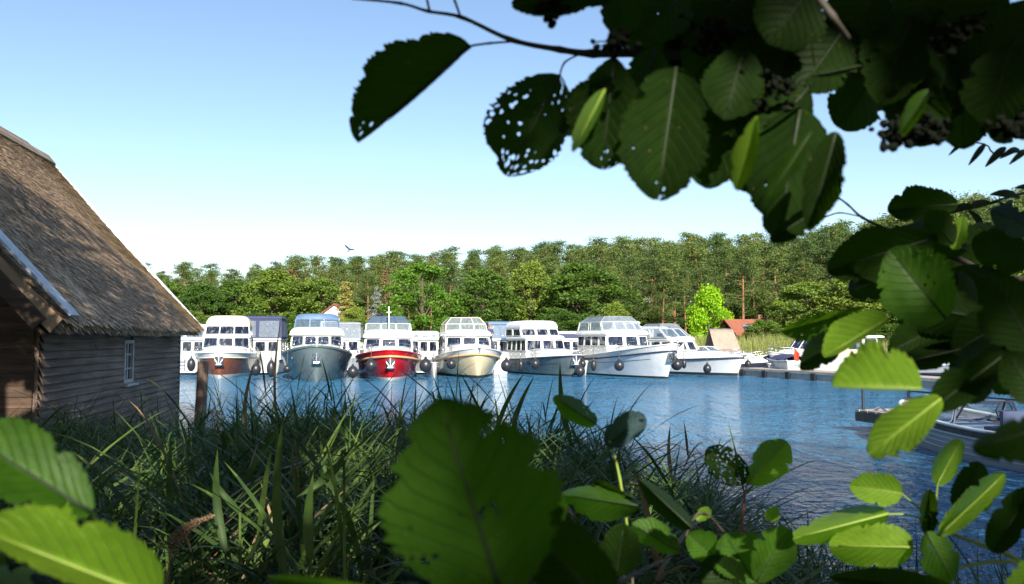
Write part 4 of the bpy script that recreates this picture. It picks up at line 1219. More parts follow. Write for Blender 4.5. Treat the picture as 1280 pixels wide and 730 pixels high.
# ------------------------------------------------------------------ fenders
def fender(px, py, D, r, long=1.0, label='', rope=0.7):
    c = P(px, py, D)
    mb = MB()
    prof = [(0.001, -r * long)]
    for k in range(1, 12):
        a = -PI / 2 + PI * k / 12 * 0.93
        prof.append((r * math.cos(a), r * long * math.sin(a)))
    prof += [(r * 0.22, r * long * 1.08), (r * 0.22, r * long * 1.25), (r * 0.1, r * long * 1.3)]
    mb.lathe(prof, n=16)
    f = mb.build('fender', M['rubber'], smooth='all', loc=c)
    tag(f, label, 'fender', 'black fenders hung between the yachts')
    mb = MB(); mb.tube([(0, 0, r * long * 1.2), (0, 0.06, r * long * 1.2 + rope)], 0.015, 5); mb.build('rope', M['rope'], f)
for args in [
    (239, 456, 45.2, 0.22, 1.7, 'tall black fender at the left side of the brown hull, by the post'),
    (320, 462, 44.6, 0.27, 1.25, 'black fender at the right side of the brown hull'),
    (339, 461, 44.0, 0.24, 1.9, 'long black fender at the left side of the grey hull'),
    (359, 461, 41.8, 0.20, 1.0, 'small ball fender on the left flank of the grey hull'),
    (441, 465, 42.6, 0.29, 1.1, 'ball fender at the right end of the grey hull'),
    (464, 457, 42.4, 0.30, 1.1, 'grey shining ball fender on the left flank of the red hull'),
    (532, 457, 44.0, 0.34, 1.1, 'ball fender at the right end of the red hull'),
    (564, 455, 45.2, 0.29, 1.0, 'ball fender on the left flank of the cream hull'),
    (633, 457, 46.6, 0.33, 1.1, 'ball fender at the right end of the cream hull'),
    (651, 457, 50.2, 0.18, 1.9, 'slim fender farthest left on the dark grey hull'),
    (669, 455, 47.6, 0.27, 1.1, 'ball fender in the middle of the dark grey hull'),
    (725, 464, 47.8, 0.30, 1.1, 'low ball fender at the bow of the dark grey hull'),
    (728, 455, 49.2, 0.22, 1.2, 'upper fender in the gap beside the largest white yacht'),
    (742, 457, 47.8, 0.16, 2.0, 'slim fender farthest left on the largest white yacht'),
    (774, 457, 45.0, 0.29, 1.05, 'ball fender amidships on the largest white yacht'),
    (846, 456, 48.6, 0.34, 1.0, 'large ball fender between the largest and the smaller white yachts'),
    (855, 455, 49.6, 0.15, 1.9, 'slim fender at the left end of the smaller white hull'),
    (884, 461, 47.8, 0.24, 1.2, 'ball fender amidships on the smaller white hull'),
    (935, 455, 50.0, 0.20, 1.1, 'small fender at the bow of the smaller white hull')]:
    fender(*args[:5], label=args[5])

# ------------------------------------------------------------------ jetties
M['plank'] = wood_mat('grey_deck_planks', (0.16, 0.13, 0.11), (0.30, 0.26, 0.23), (0.42, 0.38, 0.34), (2, 2, 1))
M['concrete'] = simple('pontoon_concrete', (0.38, 0.36, 0.33), 0.85, var=0.3, scale=3, bump=0.01)
M['darkwood'] = wood_mat('dark_jetty_wood', (0.03, 0.026, 0.024), (0.075, 0.065, 0.058), (0.15, 0.13, 0.115), (1, 1, 2))
M['blacksteel'] = simple('dark_steel_post', (0.03, 0.04, 0.07), 0.5, 0.3)
def jetty(a, b_, width, ztop, name, label, sidepost=2.1, mside=None, planks=0.16, rub=True):
    a = Vector(a); b_ = Vector(b_)
    d = (b_ - a); L = d.length; rz = math.atan2(d.y, d.x)
    r = empty(name, (a.x, a.y, 0), rz, label, 'jetty')
    mb = MB()
    n = int(L / planks); rs = random.Random(9)
    for i in range(n):
        mb.box(((i + 0.5) * planks, width / 2, ztop - 0.02 + rs.uniform(-0.004, 0.004)), (planks - 0.012, width, 0.04))
    mb.build('deck', M['plank'], r)
    mb = MB(); mb.box((L / 2, width / 2, ztop / 2 - 0.17), (L - 0.05, width - 0.1, ztop + 0.25)); mb.box((L / 2, 0.02, ztop - 0.09), (L, 0.05, 0.10)); mb.build('pontoon', mside or M['concrete'], r)
    if rub:
        k = 0
        x = 0.5
        while x < L:
            mb = MB(); mb.prism([(x - 0.16, -0.09, -0.15), (x + 0.16, -0.09, -0.15), (x + 0.16, -0.09, ztop - 0.08), (x - 0.16, -0.09, ztop - 0.08)], (0, 0.085, 0))
            mb.build('rubbing_post', M['rubber'], r); x += sidepost
    return r
J0, J1 = (14.0, 49.8), (21.0, 30.2)
jetty((J0[0], J0[1], 0), (J1[0], J1[1], 0), 2.2, 0.48, 'floating_jetty', 'long floating jetty with black rubbing posts running from the row of yachts to the right')
jetty((-32, 59.5, 0), (16.5, 60.5, 0), 2.2, 0.5, 'walkway_jetty', 'walkway behind the sterns of the moored yachts', rub=False)

# near jetty with railing, and its runabout
A = Vector((8.32, 19.5, 0)); Bn = Vector((12.6, 3.2, 0))
d = (Bn - A).normalized(); Lj = (Bn - A).length
r = empty('wooden_jetty', A, math.atan2(d.y, d.x), 'dark wooden jetty with railing leading out from the near bank on the right', 'jetty')
mb = MB(); rs = random.Random(2)
for i in range(int(Lj / 0.14)): mb.box((i * 0.14 + 0.07, 0.75, 0.50 + rs.uniform(-.004, .004)), (0.128, 1.5 + rs.uniform(-.03, .03), 0.04))
mb.build('deck', M['plank'], r)
mb = MB(); mb.box((Lj / 2, 0.02, 0.36), (Lj, 0.08, 0.22)); mb.box((Lj / 2, 1.46, 0.36), (Lj, 0.08, 0.22)); mb.box((0.05, 0.74, 0.36), (0.08, 1.36, 0.22)); mb.build('edge_beam', M['darkwood'], r)
for x in np.arange(0.6, Lj, 2.4):
    for y in (0.12, 1.38):
        mb = MB(); mb.tube([(x, y, -1.4), (x, y, 0.28)], 0.09, 10); mb.build('pile', M['darkwood'], r, smooth=True)
pxs = [0.12, 1.9, 4.4, 7.0, 9.6, 12.2]
for x in pxs:
    mb = MB(); mb.tube([(x, 1.42, 0.45), (x, 1.42, 1.40)], 0.035, 8); mb.build('railing_post', M['blacksteel'], r, smooth=True)
for x in (0.12,):
    mb = MB(); mb.tube([(x, 0.12, 0.45), (x, 0.12, 1.40)], 0.035, 8); mb.build('railing_post', M['blacksteel'], r, smooth=True)
mb = MB(); mb.tube([(0.1, 1.42, 1.38), (12.3, 1.42, 1.38)], 0.032, 6); mb.tube([(0.1, 1.42, 0.95), (12.3, 1.42, 0.95)], 0.02, 6); mb.tube([(0.12, 0.12, 1.38), (0.12, 1.42, 1.38)], 0.032, 6)
mb.build('rail', M['blacksteel'], r, smooth=True)
mb = MB(); mb.tube([(0.35, 0.25, 0.53), (0.55, 0.25, 0.62), (0.75, 0.25, 0.53)], 0.03, 6); mb.build('cleat', M['steel'], r)

M['clinker'] = simple('pale_grey_clinker_hull', (0.34, 0.34, 0.35), 0.35, var=0.2, scale=2)
c = dict(bow=(1137, 17.6), L=5.2, B=1.75, yaw=187, zb=0.86, zm=0.60, zst=0.62, hull=M['clinker'], band=M['darkwood'], fs=0.72, strake=M['clinker'], sr=0.03, rail=0, boot=M['clinker'], anti=M['clinker'], full=2.4, cap=W_, deck=M['blueglass'],
    label='grey clinker runabout with light gunwale moored against the near wooden jetty', name='runabout', cat='boat',
    tiers=[dict(xa=0.0, xf=0.9, w=0.70, c=0.3, K=2, z0=0.62, z1=1.02, solid=False, mat=M['blacksteel'], v=(0.04, 0.96), u=(0.03, 0.97), ns=1, iw=0.12, **{'if': 0.35}, glass=M['vinyl'], fr=0.02, fmat=M['steel'], ws=True, name='windscreen_frame')])
r, pt, zs = boat(c)
for f in (0.22, 0.40, 0.56):
    mb = MB()
    for side in (-1, 1): mb.tube([pt(s, zs(s) * f, side) for s in [i / 24 for i in range(25)]], 0.014, 5)
    mb.build('plank_edge', M['clinker'], r)
mb = MB(); mb.box((-0.9, 0, 0.6), (0.45, 1.2, 0.1)); mb.box((-1.12, 0, 0.78), (0.08, 1.2, 0.35)); mb.build('bench_seat', M['seat'], r)
mb = MB(); mb.tube([(0.0, -0.35 + 0.17 * math.cos(a), 0.86 + 0.17 * math.sin(a)) for a in [i * PI / 8 for i in range(17)]], 0.016, 6, cap=False); mb.tube([(0.0, -0.52, 0.86), (0.0, -0.18, 0.86)], 0.012, 5); mb.build('steering_wheel', M['rubber'], r)
mb = MB(); mb.box((-2.75, 0, 0.75), (0.35, 0.3, 0.5)); mb.box((-2.8, 0, 0.3), (0.15, 0.12, 0.7)); mb.build('outboard_motor', M['whitedull'], r)
tag(r, None)

# ------------------------------------------------------------------ person standing behind the cream yacht
def person(loc, rz, label):
    r = bpy.data.meshes.new('person')
    J = dict(pel=(0, 0, .95, .135), wst=(0, 0, 1.10, .125), cst=(0, -.01, 1.30, .155), nkb=(0, -.01, 1.47, .07), nck=(0, -.02, 1.53, .052), hd0=(0, -.03, 1.60, .075), hd1=(0, -.03, 1.68, .095), hd2=(0, -.02, 1.74, .075),
        lh=(.10, 0, .90, .10), lk=(.12, -.03, .50, .062), la=(.13, .02, .10, .042), lf=(.15, -.12, .035, .035),
        rh=(-.10, 0, .90, .10), rk=(-.12, .02, .50, .062), ra=(-.12, .06, .10, .042), rf=(-.14, -.08, .035, .035),
        ls=(.19, -.01, 1.43, .062), le=(.26, -.05, 1.17, .045), lw=(.17, -.26, 1.10, .032), lp=(.13, -.33, 1.11, .035),
        rs=(-.19, -.01, 1.43, .062), re=(-.27, .0, 1.16, .045), rw=(-.20, -.22, 1.05, .032), rp=(-.16, -.29, 1.05, .035))
    E = [('pel', 'wst'), ('wst', 'cst'), ('cst', 'nkb'), ('nkb', 'nck'), ('nck', 'hd0'), ('hd0', 'hd1'), ('hd1', 'hd2'), ('pel', 'lh'), ('lh', 'lk'), ('lk', 'la'), ('la', 'lf'), ('pel', 'rh'), ('rh', 'rk'), ('rk', 'ra'), ('ra', 'rf'),
         ('cst', 'ls'), ('ls', 'le'), ('le', 'lw'), ('lw', 'lp'), ('cst', 'rs'), ('rs', 're'), ('re', 'rw'), ('rw', 'rp')]
    ks = list(J)
    vs = [J[k][:3] for k in ks]; rad = [J[k][3] for k in ks]
    es = [(ks.index(a), ks.index(b_)) for a, b_ in E]
    for sgn, wr, pl in ((1, 'lw', 'lp'), (-1, 'rw', 'rp')):      # fingers and thumb
        p = Vector(J[pl][:3])
        for q, (dx, L) in enumerate([(-.03, .075), (-.01, .085), (.01, .08), (.03, .065)]):
            i = len(vs); vs.append(tuple(p + Vector((dx, -L * .6, 0)))); rad.append(.009); vs.append(tuple(p + Vector((dx, -L, -.02)))); rad.append(.008); es += [(ks.index(pl), i), (i, i + 1)]
        i = len(vs); vs.append(tuple(p + Vector((-.05 * sgn, -.01, .01)))); rad.append(.011); es.append((ks.index(pl), i))
    r.from_pydata(vs, es, [])
    o = bpy.data.objects.new('person', r); COL.objects.link(o)
    sk = o.modifiers.new('s', 'SKIN')
    for i, v in enumerate(r.skin_vertices[0].data):
        v.radius = (rad[i] * (1.25 if 'pel' in ks[i:i+1] or i in (1, 2) else 1), rad[i]) if i < 3 else (rad[i], rad[i]); v.use_root = (i == 0)
    ss = o.modifiers.new('u', 'SUBSURF'); ss.levels = 2; ss.render_levels = 2
    dg = bpy.context.evaluated_depsgraph_get()
    me = bpy.data.meshes.new_from_object(o.evaluated_get(dg)); bpy.data.objects.remove(o)
    skin = simple('skin', (0.55, 0.30, 0.21), 0.6); shirt = simple('dark_blue_shirt', (0.04, 0.05, 0.10), 0.8, var=0.3); trs = simple('dark_trousers', (0.03, 0.035, 0.05), 0.85, var=0.3)
    shoe = simple('shoe', (0.1, 0.1, 0.1), 0.6)
    me.materials.clear()
    for m_ in (skin, shirt, trs, shoe): me.materials.append(m_)
    for f in me.polygons:
        c_ = f.center; f.use_smooth = True
        if c_.z > 1.49: f.material_index = 0
        elif c_.z < 0.09: f.material_index = 3
        elif c_.z < 0.97 and abs(c_.x) < 0.24 and c_.y > -0.15: f.material_index = 2
        elif c_.y < -0.14 and c_.z < 1.25: f.material_index = 0
        else: f.material_index = 1
    body = link('person', me); body.location = loc; body.rotation_euler = (0, 0, rz)
    tag(body, label, 'person')
    hairm = simple('reddish_cap_cloth', (0.45, 0.13, 0.07), 0.8, var=0.2)
    mb = MB(); rows = []
    for k in range(7):
        a = PI / 2 * k / 6
        rows.append([Vector((.108 * math.cos(a) * math.cos(t), -.02 + .125 * math.cos(a) * math.sin(t), 1.70 + .11 * math.sin(a))) for t in [2 * PI * q / 18 for q in range(18)]])
    mb.grid(rows, close=True)
    mb.prism([(-.07, -.12, 1.705), (.07, -.12, 1.705), (.05, -.20, 1.70), (-.05, -.20, 1.70)], (0, 0, .012))
    mb.build('cap', hairm, body, smooth='all')
    mb = MB()
    for s in (-1, 1): mb.lathe([(0.001, -.008), (.010, 0), (.001, .008)], (s * .035, -.115, 1.675), 8)
    mb.build('eyes', M['ink'], body)
    mb = MB(); mb.prism([(-.012, -.118, 1.635), (.012, -.118, 1.635), (0, -.115, 1.675)], (0, -.028, -.004)); mb.build('nose', skin, body)
    mb = MB(); mb.box((0, -.105, 1.608), (.05, .014, .010)); mb.build('mouth', M['redcloth'], body)
    mb = MB()
    for s in (-1, 1): mb.lathe([(0.001, -.02), (.018, -.01), (.02, .01), (.001, .03)], (s * .098, -.02, 1.665), 8)
    mb.build('ears', skin, body)
pp = P(612, 404, 53.5)
person((pp.x, pp.y, 1.45), R(5), 'person in dark blue clothes and reddish cap standing on a boat behind the cream yacht')
r = empty('cockpit_boat', (pp.x - 0.2, pp.y + 1.2, 0), R(95), 'low open cockpit boat on which the person in dark blue stands', 'boat')
mb = MB()
mb.grid([[Vector((x, y * (1 - max(0, x / 3.4) ** 2.5), z)) for (y, z) in ((-0.2, -0.4), (-1.15, 0.0), (-1.3, 1.1), (-1.2, 1.42), (0, 1.45), (1.2, 1.42), (1.3, 1.1), (1.15, 0.0), (0.2, -0.4))] for x in np.linspace(-2.6, 3.3, 12)])
mb.add([(-2.6, y, z) for (y, z) in ((-0.2, -0.4), (-1.15, 0.0), (-1.3, 1.1), (-1.2, 1.42), (0, 1.45), (1.2, 1.42), (1.3, 1.1), (1.15, 0.0), (0.2, -0.4))], [tuple(range(9))])
mb.build('hull', M['whitehull'], r, smooth=True)
mb = MB()
for y in (-1.15, 1.15):
    mb.tube([(-2.5, y, 2.1), (0.5, y, 2.1)], 0.02, 5)
    for x in (-2.5, -1.5, -0.5, 0.5): mb.tube([(x, y, 1.4), (x, y, 2.1)], 0.018, 5)
mb.build('handrail', M['steel'], r)

# bird over the forest
p = P(437, 312, 120)
mb = MB()
mb.lathe([(0.001, -0.35), (0.08, -0.2), (0.11, 0), (0.07, 0.2), (0.05, 0.28), (0.001, 0.36)], n=8, M=Matrix.Rotation(R(90), 3, 'Y'))
for s in (-1, 1):
    mb.prism([(-0.15, s * 0.05, 0.02), (0.15, s * 0.05, 0.02), (0.12, s * 0.55, 0.35), (-0.10, s * 0.95, 0.62), (-0.2, s * 0.55, 0.32)], (0, 0, 0.02))
mb.prism([(-0.3, -0.05, 0), (-0.6, -0.12, 0), (-0.6, 0.12, 0), (-0.3, 0.05, 0)], (0, 0, 0.015))
b_ = mb.build('bird', M['ink'], loc=p); b_.rotation_euler = (R(35), R(-40), R(60)); tag(b_, 'dark bird flying just above the treetops', 'bird')
# ------------------------------------------------------------------ near reeds
def reed_plant(rs, H):
    """one reed stalk with arching leaves -> (n,4,3) quads"""
    out = []
    lean = rs.normal(size=2) * 0.10 * H
    def stem(t): return np.array([lean[0] * t * t, lean[1] * t * t, H * t])
    w_ = 0.005
    for k in range(4):
        a, b_ = stem(k / 4), stem((k + 1) / 4)
        for ang in (0.3, 1.87):
            s = np.array([math.cos(ang), math.sin(ang), 0]) * w_ * (1 - 0.15 * k)
            out.append([a - s, a + s, b_ + s, b_ - s])
    nl = rs.randint(8, 13)
    for q in range(nl):
        t = 0.22 + 0.78 * (q + rs.rand() * 0.6) / nl
        p = stem(min(t, 1.0)); an = rs.rand() * 6.28
        L = rs.uniform(0.30, 0.62) * (1.1 - 0.35 * abs(t - 0.55)); wd = rs.uniform(0.007, 0.018)
        rise = rs.uniform(0.55, 1.2) + 0.5 * (t > 0.85); droop = rs.uniform(0.4, 1.5) * (0.4 if t > 0.9 else 1)
        d = np.array([math.cos(an), math.sin(an)]); sd = np.array([-d[1], d[0], 0.0])
        tw = rs.uniform(-0.6, 0.6)
        n = 6; prev = None
        for i in range(n + 1):
            u = i / n
            pos = p + np.array([d[0] * L * u, d[1] * L * u, L * (rise * u - droop * u * u)])
            hw = wd * (1 - u) ** 0.6 * min(1.0, 0.45 + 2.2 * u) / 1.3
            s = sd * math.cos(tw * u * 2) * hw + np.array([0, 0, 1]) * math.sin(tw * u * 2) * hw
            if prev is not None: out.append([prev[0], prev[1], pos + s, pos - s])
            prev = (pos - s, pos + s)
    return np.array(out)
def reed_leaf_mat(name, dark, mid, light, trans=0.3):
    m, nt, b = newmat(name)
    out = nt.nodes['Material Output']
    gi = nn(nt, 'ShaderNodeNewGeometry')
    tc = nn(nt, 'ShaderNodeTexCoord')
    n1 = nn(nt, 'ShaderNodeTexNoise', {'Vector': tc.outputs['Object'], 'Scale': 6.0, 'Detail': 2.0})
    f = math_(nt, 'ADD', math_(nt, 'MULTIPLY', gi.outputs['Random Per Island'], 0.25), math_(nt, 'MULTIPLY', n1.outputs[0], 0.75))
    cr = ramp(nt, f, [(0.25, dark), (0.5, mid), (0.75, light)])
    nt.links.new(cr, b.inputs['Base Color']); b.inputs['Roughness'].default_value = 0.55; b.inputs['Specular IOR Level'].default_value = 0.25
    tr = nn(nt, 'ShaderNodeBsdfTranslucent', {'Color': cr})
    nt.links.new(nn(nt, 'ShaderNodeMixShader', {0: trans, 1: b.outputs[0], 2: tr.outputs[0]}).outputs[0], out.inputs[0])
    return m
M['reed'] = reed_leaf_mat('reed_leaves', (0.018, 0.040, 0.011), (0.052, 0.098, 0.022), (0.15, 0.22, 0.045))
M['dryreed'] = reed_leaf_mat('dry_reed_stalks', (0.12, 0.08, 0.045), (0.22, 0.15, 0.085), (0.33, 0.24, 0.14), 0.15)
rr = np.random.RandomState(33)
protos = [reed_plant(rr, 1.0) for _ in range(16)]
for _p in protos: _p[..., 2] /= _p[..., 2].max(); _p[..., 2] = np.maximum(_p[..., 2], 0.0)
TOPX = [-300, 60, 160, 220, 300, 350, 480, 560, 640, 700, 760, 800, 860, 900, 940, 985, 1010]
TOPY = [560, 555, 545, 535, 515, 505, 505, 520, 520, 525, 545, 560, 585, 612, 645, 690, 720]
chunks = []; dryc = []
cnt = 0
tries = 0
while cnt < 6400 and tries < 60000:
    tries += 1
    y = 2.4 + 12.0 * rr.rand() ** 0.85
    pxx = rr.uniform(-160, 1010)
    x = (pxx - 640) / F * y
    if y > near_shore(x) + 1.6: continue
    # keep clear of the boathouse
    if x < -0.416 * 12 - 0.174 * y + 0.15 and y > 11.7: continue
    zg = float(ground_z(x, y))
    ty = np.interp(pxx, TOPX, TOPY) + 10
    zt = EYE - (ty - 425) / F * y
    e = rr.rand()
    extra = rr.exponential(0.07) if e < 0.93 else rr.uniform(0.15, 0.65)
    cl = noise.noise(Vector((x * 1.1, y * 1.1, 3.0)))
    if cl < -0.30 and rr.rand() < 0.75: continue
    Ht = zt - zg - rr.uniform(0.0, 0.45) + 0.45 * min(cl, 0.25) + extra * 0.14 * y
    if Ht < 0.35: continue
    Ht = min(Ht, 2.4)
    V = protos[rr.randint(16)].copy()
    an = rr.rand() * 6.28; ca, sa = math.cos(an), math.sin(an)
    sc_xy = 0.85 + 0.4 * rr.rand()
    Xr = (V[..., 0] * ca - V[..., 1] * sa) * sc_xy + x; Yr = (V[..., 0] * sa + V[..., 1] * ca) * sc_xy + y
    Zr = V[..., 2] * Ht + max(zg, -0.4)
    Q = np.stack([Xr, Yr, Zr], -1)
    # never closer to the lens than a metre
    if Q[..., 1].min() < 1.6: continue
    (dryc if rr.rand() < 0.025 else chunks).append(Q)
    cnt += 1
VV = np.concatenate(chunks); 
tag(link('reeds', quads_mesh('reeds', VV, M['reed'])), 'dense shaded reeds and grasses filling the near bank', 'reeds', kind='stuff')
VV = np.concatenate(dryc)
tag(link('dry_reeds', quads_mesh('dry_reeds', VV, M['dryreed'])), 'brown dry stalks scattered through the near reeds', 'reeds', kind='stuff')
# undergrowth that closes the gaps
N = 16000
ux = rr.uniform(-9, 3.2, N); uy = rr.uniform(1.2, 13, N)
ok = (uy < near_shore(ux) + 0.6) & (np.abs(ux) < uy * 0.9 + 1) & ~((ux < -0.416 * 12 - 0.174 * uy) & (uy > 11.8))
ux, uy = ux[ok], uy[ok]
tag(link('undergrowth', quads_mesh('undergrowth', blades(np.stack([ux, uy], 1), 0.25, 0.75, 0.02, rr, 0.9, 4), M['reed'])), 'low tangled grass under the near reeds', 'grass', kind='stuff')

def strap_leaf(px0, py0, px1, py1, D, wpx, mb, bend=0.15, tipD=None):
    """a broad single blade between two places"""
    a = P(px0, py0, D); b_ = P(px1, py1, tipD or D)
    ax_ = b_ - a; L = ax_.length
    view = ((a + b_) / 2 - Vector((0, 0, EYE))).normalized()
    s = ax_.cross(view).normalized(); n_ = 14; rows = []
    for i in range(n_ + 1):
        u = i / n_
        w2 = wpx / F * D / 2 * (1 - u ** 3) * (0.6 + 0.4 * math.sin(min(1, u * 3) * PI / 2))
        p = a + ax_ * u + s * math.sin(u * PI) * bend * L * 0.3 + view * math.sin(u * PI) * 0.04
        rows.append([p - s * w2, p + view * w2 * 0.5, p + s * w2])
    mb.grid(rows)
STR = [((357, 730), (354, 520), 2.2, 13, 'upright broad blade left of the large leaf'), ((388, 700), (392, 590), 2.0, 13, 'short upright broad blade right of the tall one'), ((430, 575), (370, 622), 2.1, 11, 'pale slanting broad blade'),
       ((282, 690), (272, 560), 2.4, 11, 'broad blade standing among the left reeds'), ((300, 640), (262, 590), 2.4, 8, 'short leaning blade among the left reeds'), ((715, 560), (700, 452), 6.0, 8, 'dark broad reed tip before the dark grey yacht'), ((640, 540), (668, 470), 6, 6, 'pale leaning reed tip below the cream yacht'), ((618, 545), (656, 465), 6, 6, 'thin pale reed tip beside it, below the cream yacht'),
       ((305, 540), (318, 452), 7.5, 5, 'slanting dark reed in front of the brown hull'), ((350, 560), (352, 393), 7, 3.5, 'tallest dark reed stalk between the brown and grey hulls'), ((840, 600), (838, 530), 7, 5, 'brown upright seed stalk in front of the open water')]
for i, (a, b_, D, wp, lb) in enumerate(STR):
    mb = MB(); strap_leaf(a[0], a[1], b_[0], b_[1], D, wp, mb)
    # its stalk runs down to the ground
    q = P(a[0], a[1], D)
    mb.tube([(q.x, q.y + 0.02, float(ground_z(q.x, q.y)) - 0.05), (q.x + 0.01, q.y + 0.01, (q.z) * 0.6), q], [0.006, 0.005, 0.004], 6)
    o = mb.build('cattail', M['dryreed'] if 'brown' in lb else M['reed'], smooth='all')
    tag(o, lb, 'reed', 'single broad reed blades')
# drooping brown plume
mb = MB()
b0 = P(208, 730, 2.4); pts = [Vector((b0.x, b0.y, float(ground_z(b0.x, b0.y)))), b0, P(214, 690, 2.4), P(224, 665, 2.38), P(243, 650, 2.35), P(262, 646, 2.32)]
mb.tube(pts, [0.004, 0.004, 0.003, 0.003, 0.002, 0.001], 6)
st = mb.build('reed_plume', M['dryreed'], smooth='all'); tag(st, 'brown drooping reed plume low at the left', 'reed plume')
N = 900; cs = []
for i in range(N):
    t = rr.rand(); a = P(216, 682, 2.39); b_ = P(266, 645, 2.32); m_ = P(230, 655, 2.36)
    p = a * (1 - t) ** 2 + m_ * 2 * t * (1 - t) + b_ * t * t
    cs.append([p.x + rr.normal() * 0.009 * (1.2 - t), p.y + rr.normal() * 0.009, p.z + rr.normal() * 0.009 * (1.2 - t)])
link('seed_head', quads_mesh('seed_head', rand_quads(np.array(cs), 0.014, 0.003, rs=rr), M['dryreed']), st)

# ------------------------------------------------------------------ alder leaves close to the lens
def leaf_mat(name, dark, mid, vein, trans_col, trans=0.42, holes=0.0):
    m, nt, b = newmat(name)
    out = nt.nodes['Material Output']
    uv = nn(nt, 'ShaderNodeUVMap', uv_map='leaf').outputs[0]
    sp = nn(nt, 'ShaderNodeSeparateXYZ', {'Vector': uv})
    u = math_(nt, 'ABSOLUTE', math_(nt, 'MULTIPLY_ADD', sp.outputs[0], 2.0, -1.0))
    v = sp.outputs[1]
    oi = nn(nt, 'ShaderNodeObjectInfo')
    # side veins run forward towards the edge
    ph = math_(nt, 'MULTIPLY', math_(nt, 'SUBTRACT', v, math_(nt, 'MULTIPLY', u, 0.30)), 9.0)
    fr_ = math_(nt, 'ABSOLUTE', math_(nt, 'SUBTRACT', math_(nt, 'FRACT', ph), 0.5))
    side = nn(nt, 'ShaderNodeMapRange', {'Value': fr_, 1: 0.0, 2: 0.085, 3: 1.0, 4: 0.0}).outputs[0]
    mid_ = nn(nt, 'ShaderNodeMapRange', {'Value': u, 1: 0.012, 2: 0.045, 3: 1.0, 4: 0.0}).outputs[0]
    net = nn(nt, 'ShaderNodeTexVoronoi', {'Vector': uv, 'Scale': 42.0}, feature='DISTANCE_TO_EDGE')
    netf = nn(nt, 'ShaderNodeMapRange', {'Value': net.outputs[0], 1: 0.0, 2: 0.10, 3: 0.28, 4: 0.0}).outputs[0]
    vf = math_(nt, 'MAXIMUM', math_(nt, 'MAXIMUM', math_(nt, 'MULTIPLY', side, 0.75), mid_), netf)
    mp = nn(nt, 'ShaderNodeVectorMath', {0: uv, 1: oi.outputs['Location']}, operation='ADD').outputs[0]
    n1 = nn(nt, 'ShaderNodeTexNoise', {'Vector': mp, 'Scale': 3.2, 'Detail': 5.0, 'Roughness': 0.65})
    base = ramp(nt, n1.outputs[0], [(0.32, dark), (0.6, mid)])
    # a few brown specks
    sk = nn(nt, 'ShaderNodeTexVoronoi', {'Vector': mp, 'Scale': 6.0, 'Randomness': 1.0})
    skf = nn(nt, 'ShaderNodeMapRange', {'Value': sk.outputs[0], 1: 0.05, 2: 0.09, 3: 0.8, 4: 0.0}).outputs[0]
    base = nn(nt, 'ShaderNodeMix', {0: skf, 6: base, 7: (0.10, 0.055, 0.02, 1)}, data_type='RGBA').outputs[2]
    col = nn(nt, 'ShaderNodeMix', {0: vf, 6: base, 7: c4(vein)}, data_type='RGBA').outputs[2]
    nt.links.new(col, b.inputs['Base Color'])
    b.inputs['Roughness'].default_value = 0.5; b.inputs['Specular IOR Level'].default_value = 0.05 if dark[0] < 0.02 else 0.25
    hgt = math_(nt, 'MULTIPLY_ADD', math_(nt, 'MAXIMUM', side, mid_), -1.0, math_(nt, 'MULTIPLY', n1.outputs[0], 0.8))
    bp = nn(nt, 'ShaderNodeBump', {'Height': hgt, 'Distance': 0.0012, 'Strength': 0.8}).outputs[0]
    nt.links.new(bp, b.inputs['Normal'])
    tcol = nn(nt, 'ShaderNodeMix', {0: math_(nt, 'MULTIPLY', vf, 0.7), 6: c4(trans_col), 7: c4((min(1, trans_col[0] * 1.7), min(1, trans_col[1] * 1.35), trans_col[2] * 2.5))}, data_type='RGBA').outputs[2]
    tcol = nn(nt, 'ShaderNodeMix', {0: math_(nt, 'MULTIPLY', n1.outputs[0], 0.5), 6: tcol, 7: c4(tuple(x * 0.45 for x in trans_col))}, data_type='RGBA').outputs[2]
    tr = nn(nt, 'ShaderNodeBsdfTranslucent', {'Color': tcol, 'Normal': bp})
    sh = nn(nt, 'ShaderNodeMixShader', {0: trans, 1: b.outputs[0], 2: tr.outputs[0]}).outputs[0]
    if holes > 0:
        vo = nn(nt, 'ShaderNodeTexVoronoi', {'Vector': nn(nt, 'ShaderNodeVectorMath', {0: mp, 1: nn(nt, 'ShaderNodeVectorMath', {0: nn(nt, 'ShaderNodeTexNoise', {'Vector': mp, 'Scale': 14.0}).outputs[1], 1: (0.05, 0.05, 0)}, operation='MULTIPLY').outputs[0]}, operation='ADD').outputs[0], 'Scale': 13.0})
        msk = nn(nt, 'ShaderNodeTexNoise', {'Vector': mp, 'Scale': 2.2, 'Detail': 1.0})
        th = math_(nt, 'MULTIPLY', nn(nt, 'ShaderNodeMapRange', {'Value': msk.outputs[0], 1: 0.62 - holes * 0.3, 2: 0.75 - holes * 0.2, 3: 0.0, 4: 1.0}).outputs[0], 0.34)
        hole = math_(nt, 'LESS_THAN', vo.outputs[0], th)
        tp = nn(nt, 'ShaderNodeBsdfTransparent')
        sh = nn(nt, 'ShaderNodeMixShader', {0: hole, 1: sh, 2: tp.outputs[0]}).outputs[0]
    nt.links.new(sh, out.inputs[0])
    return m
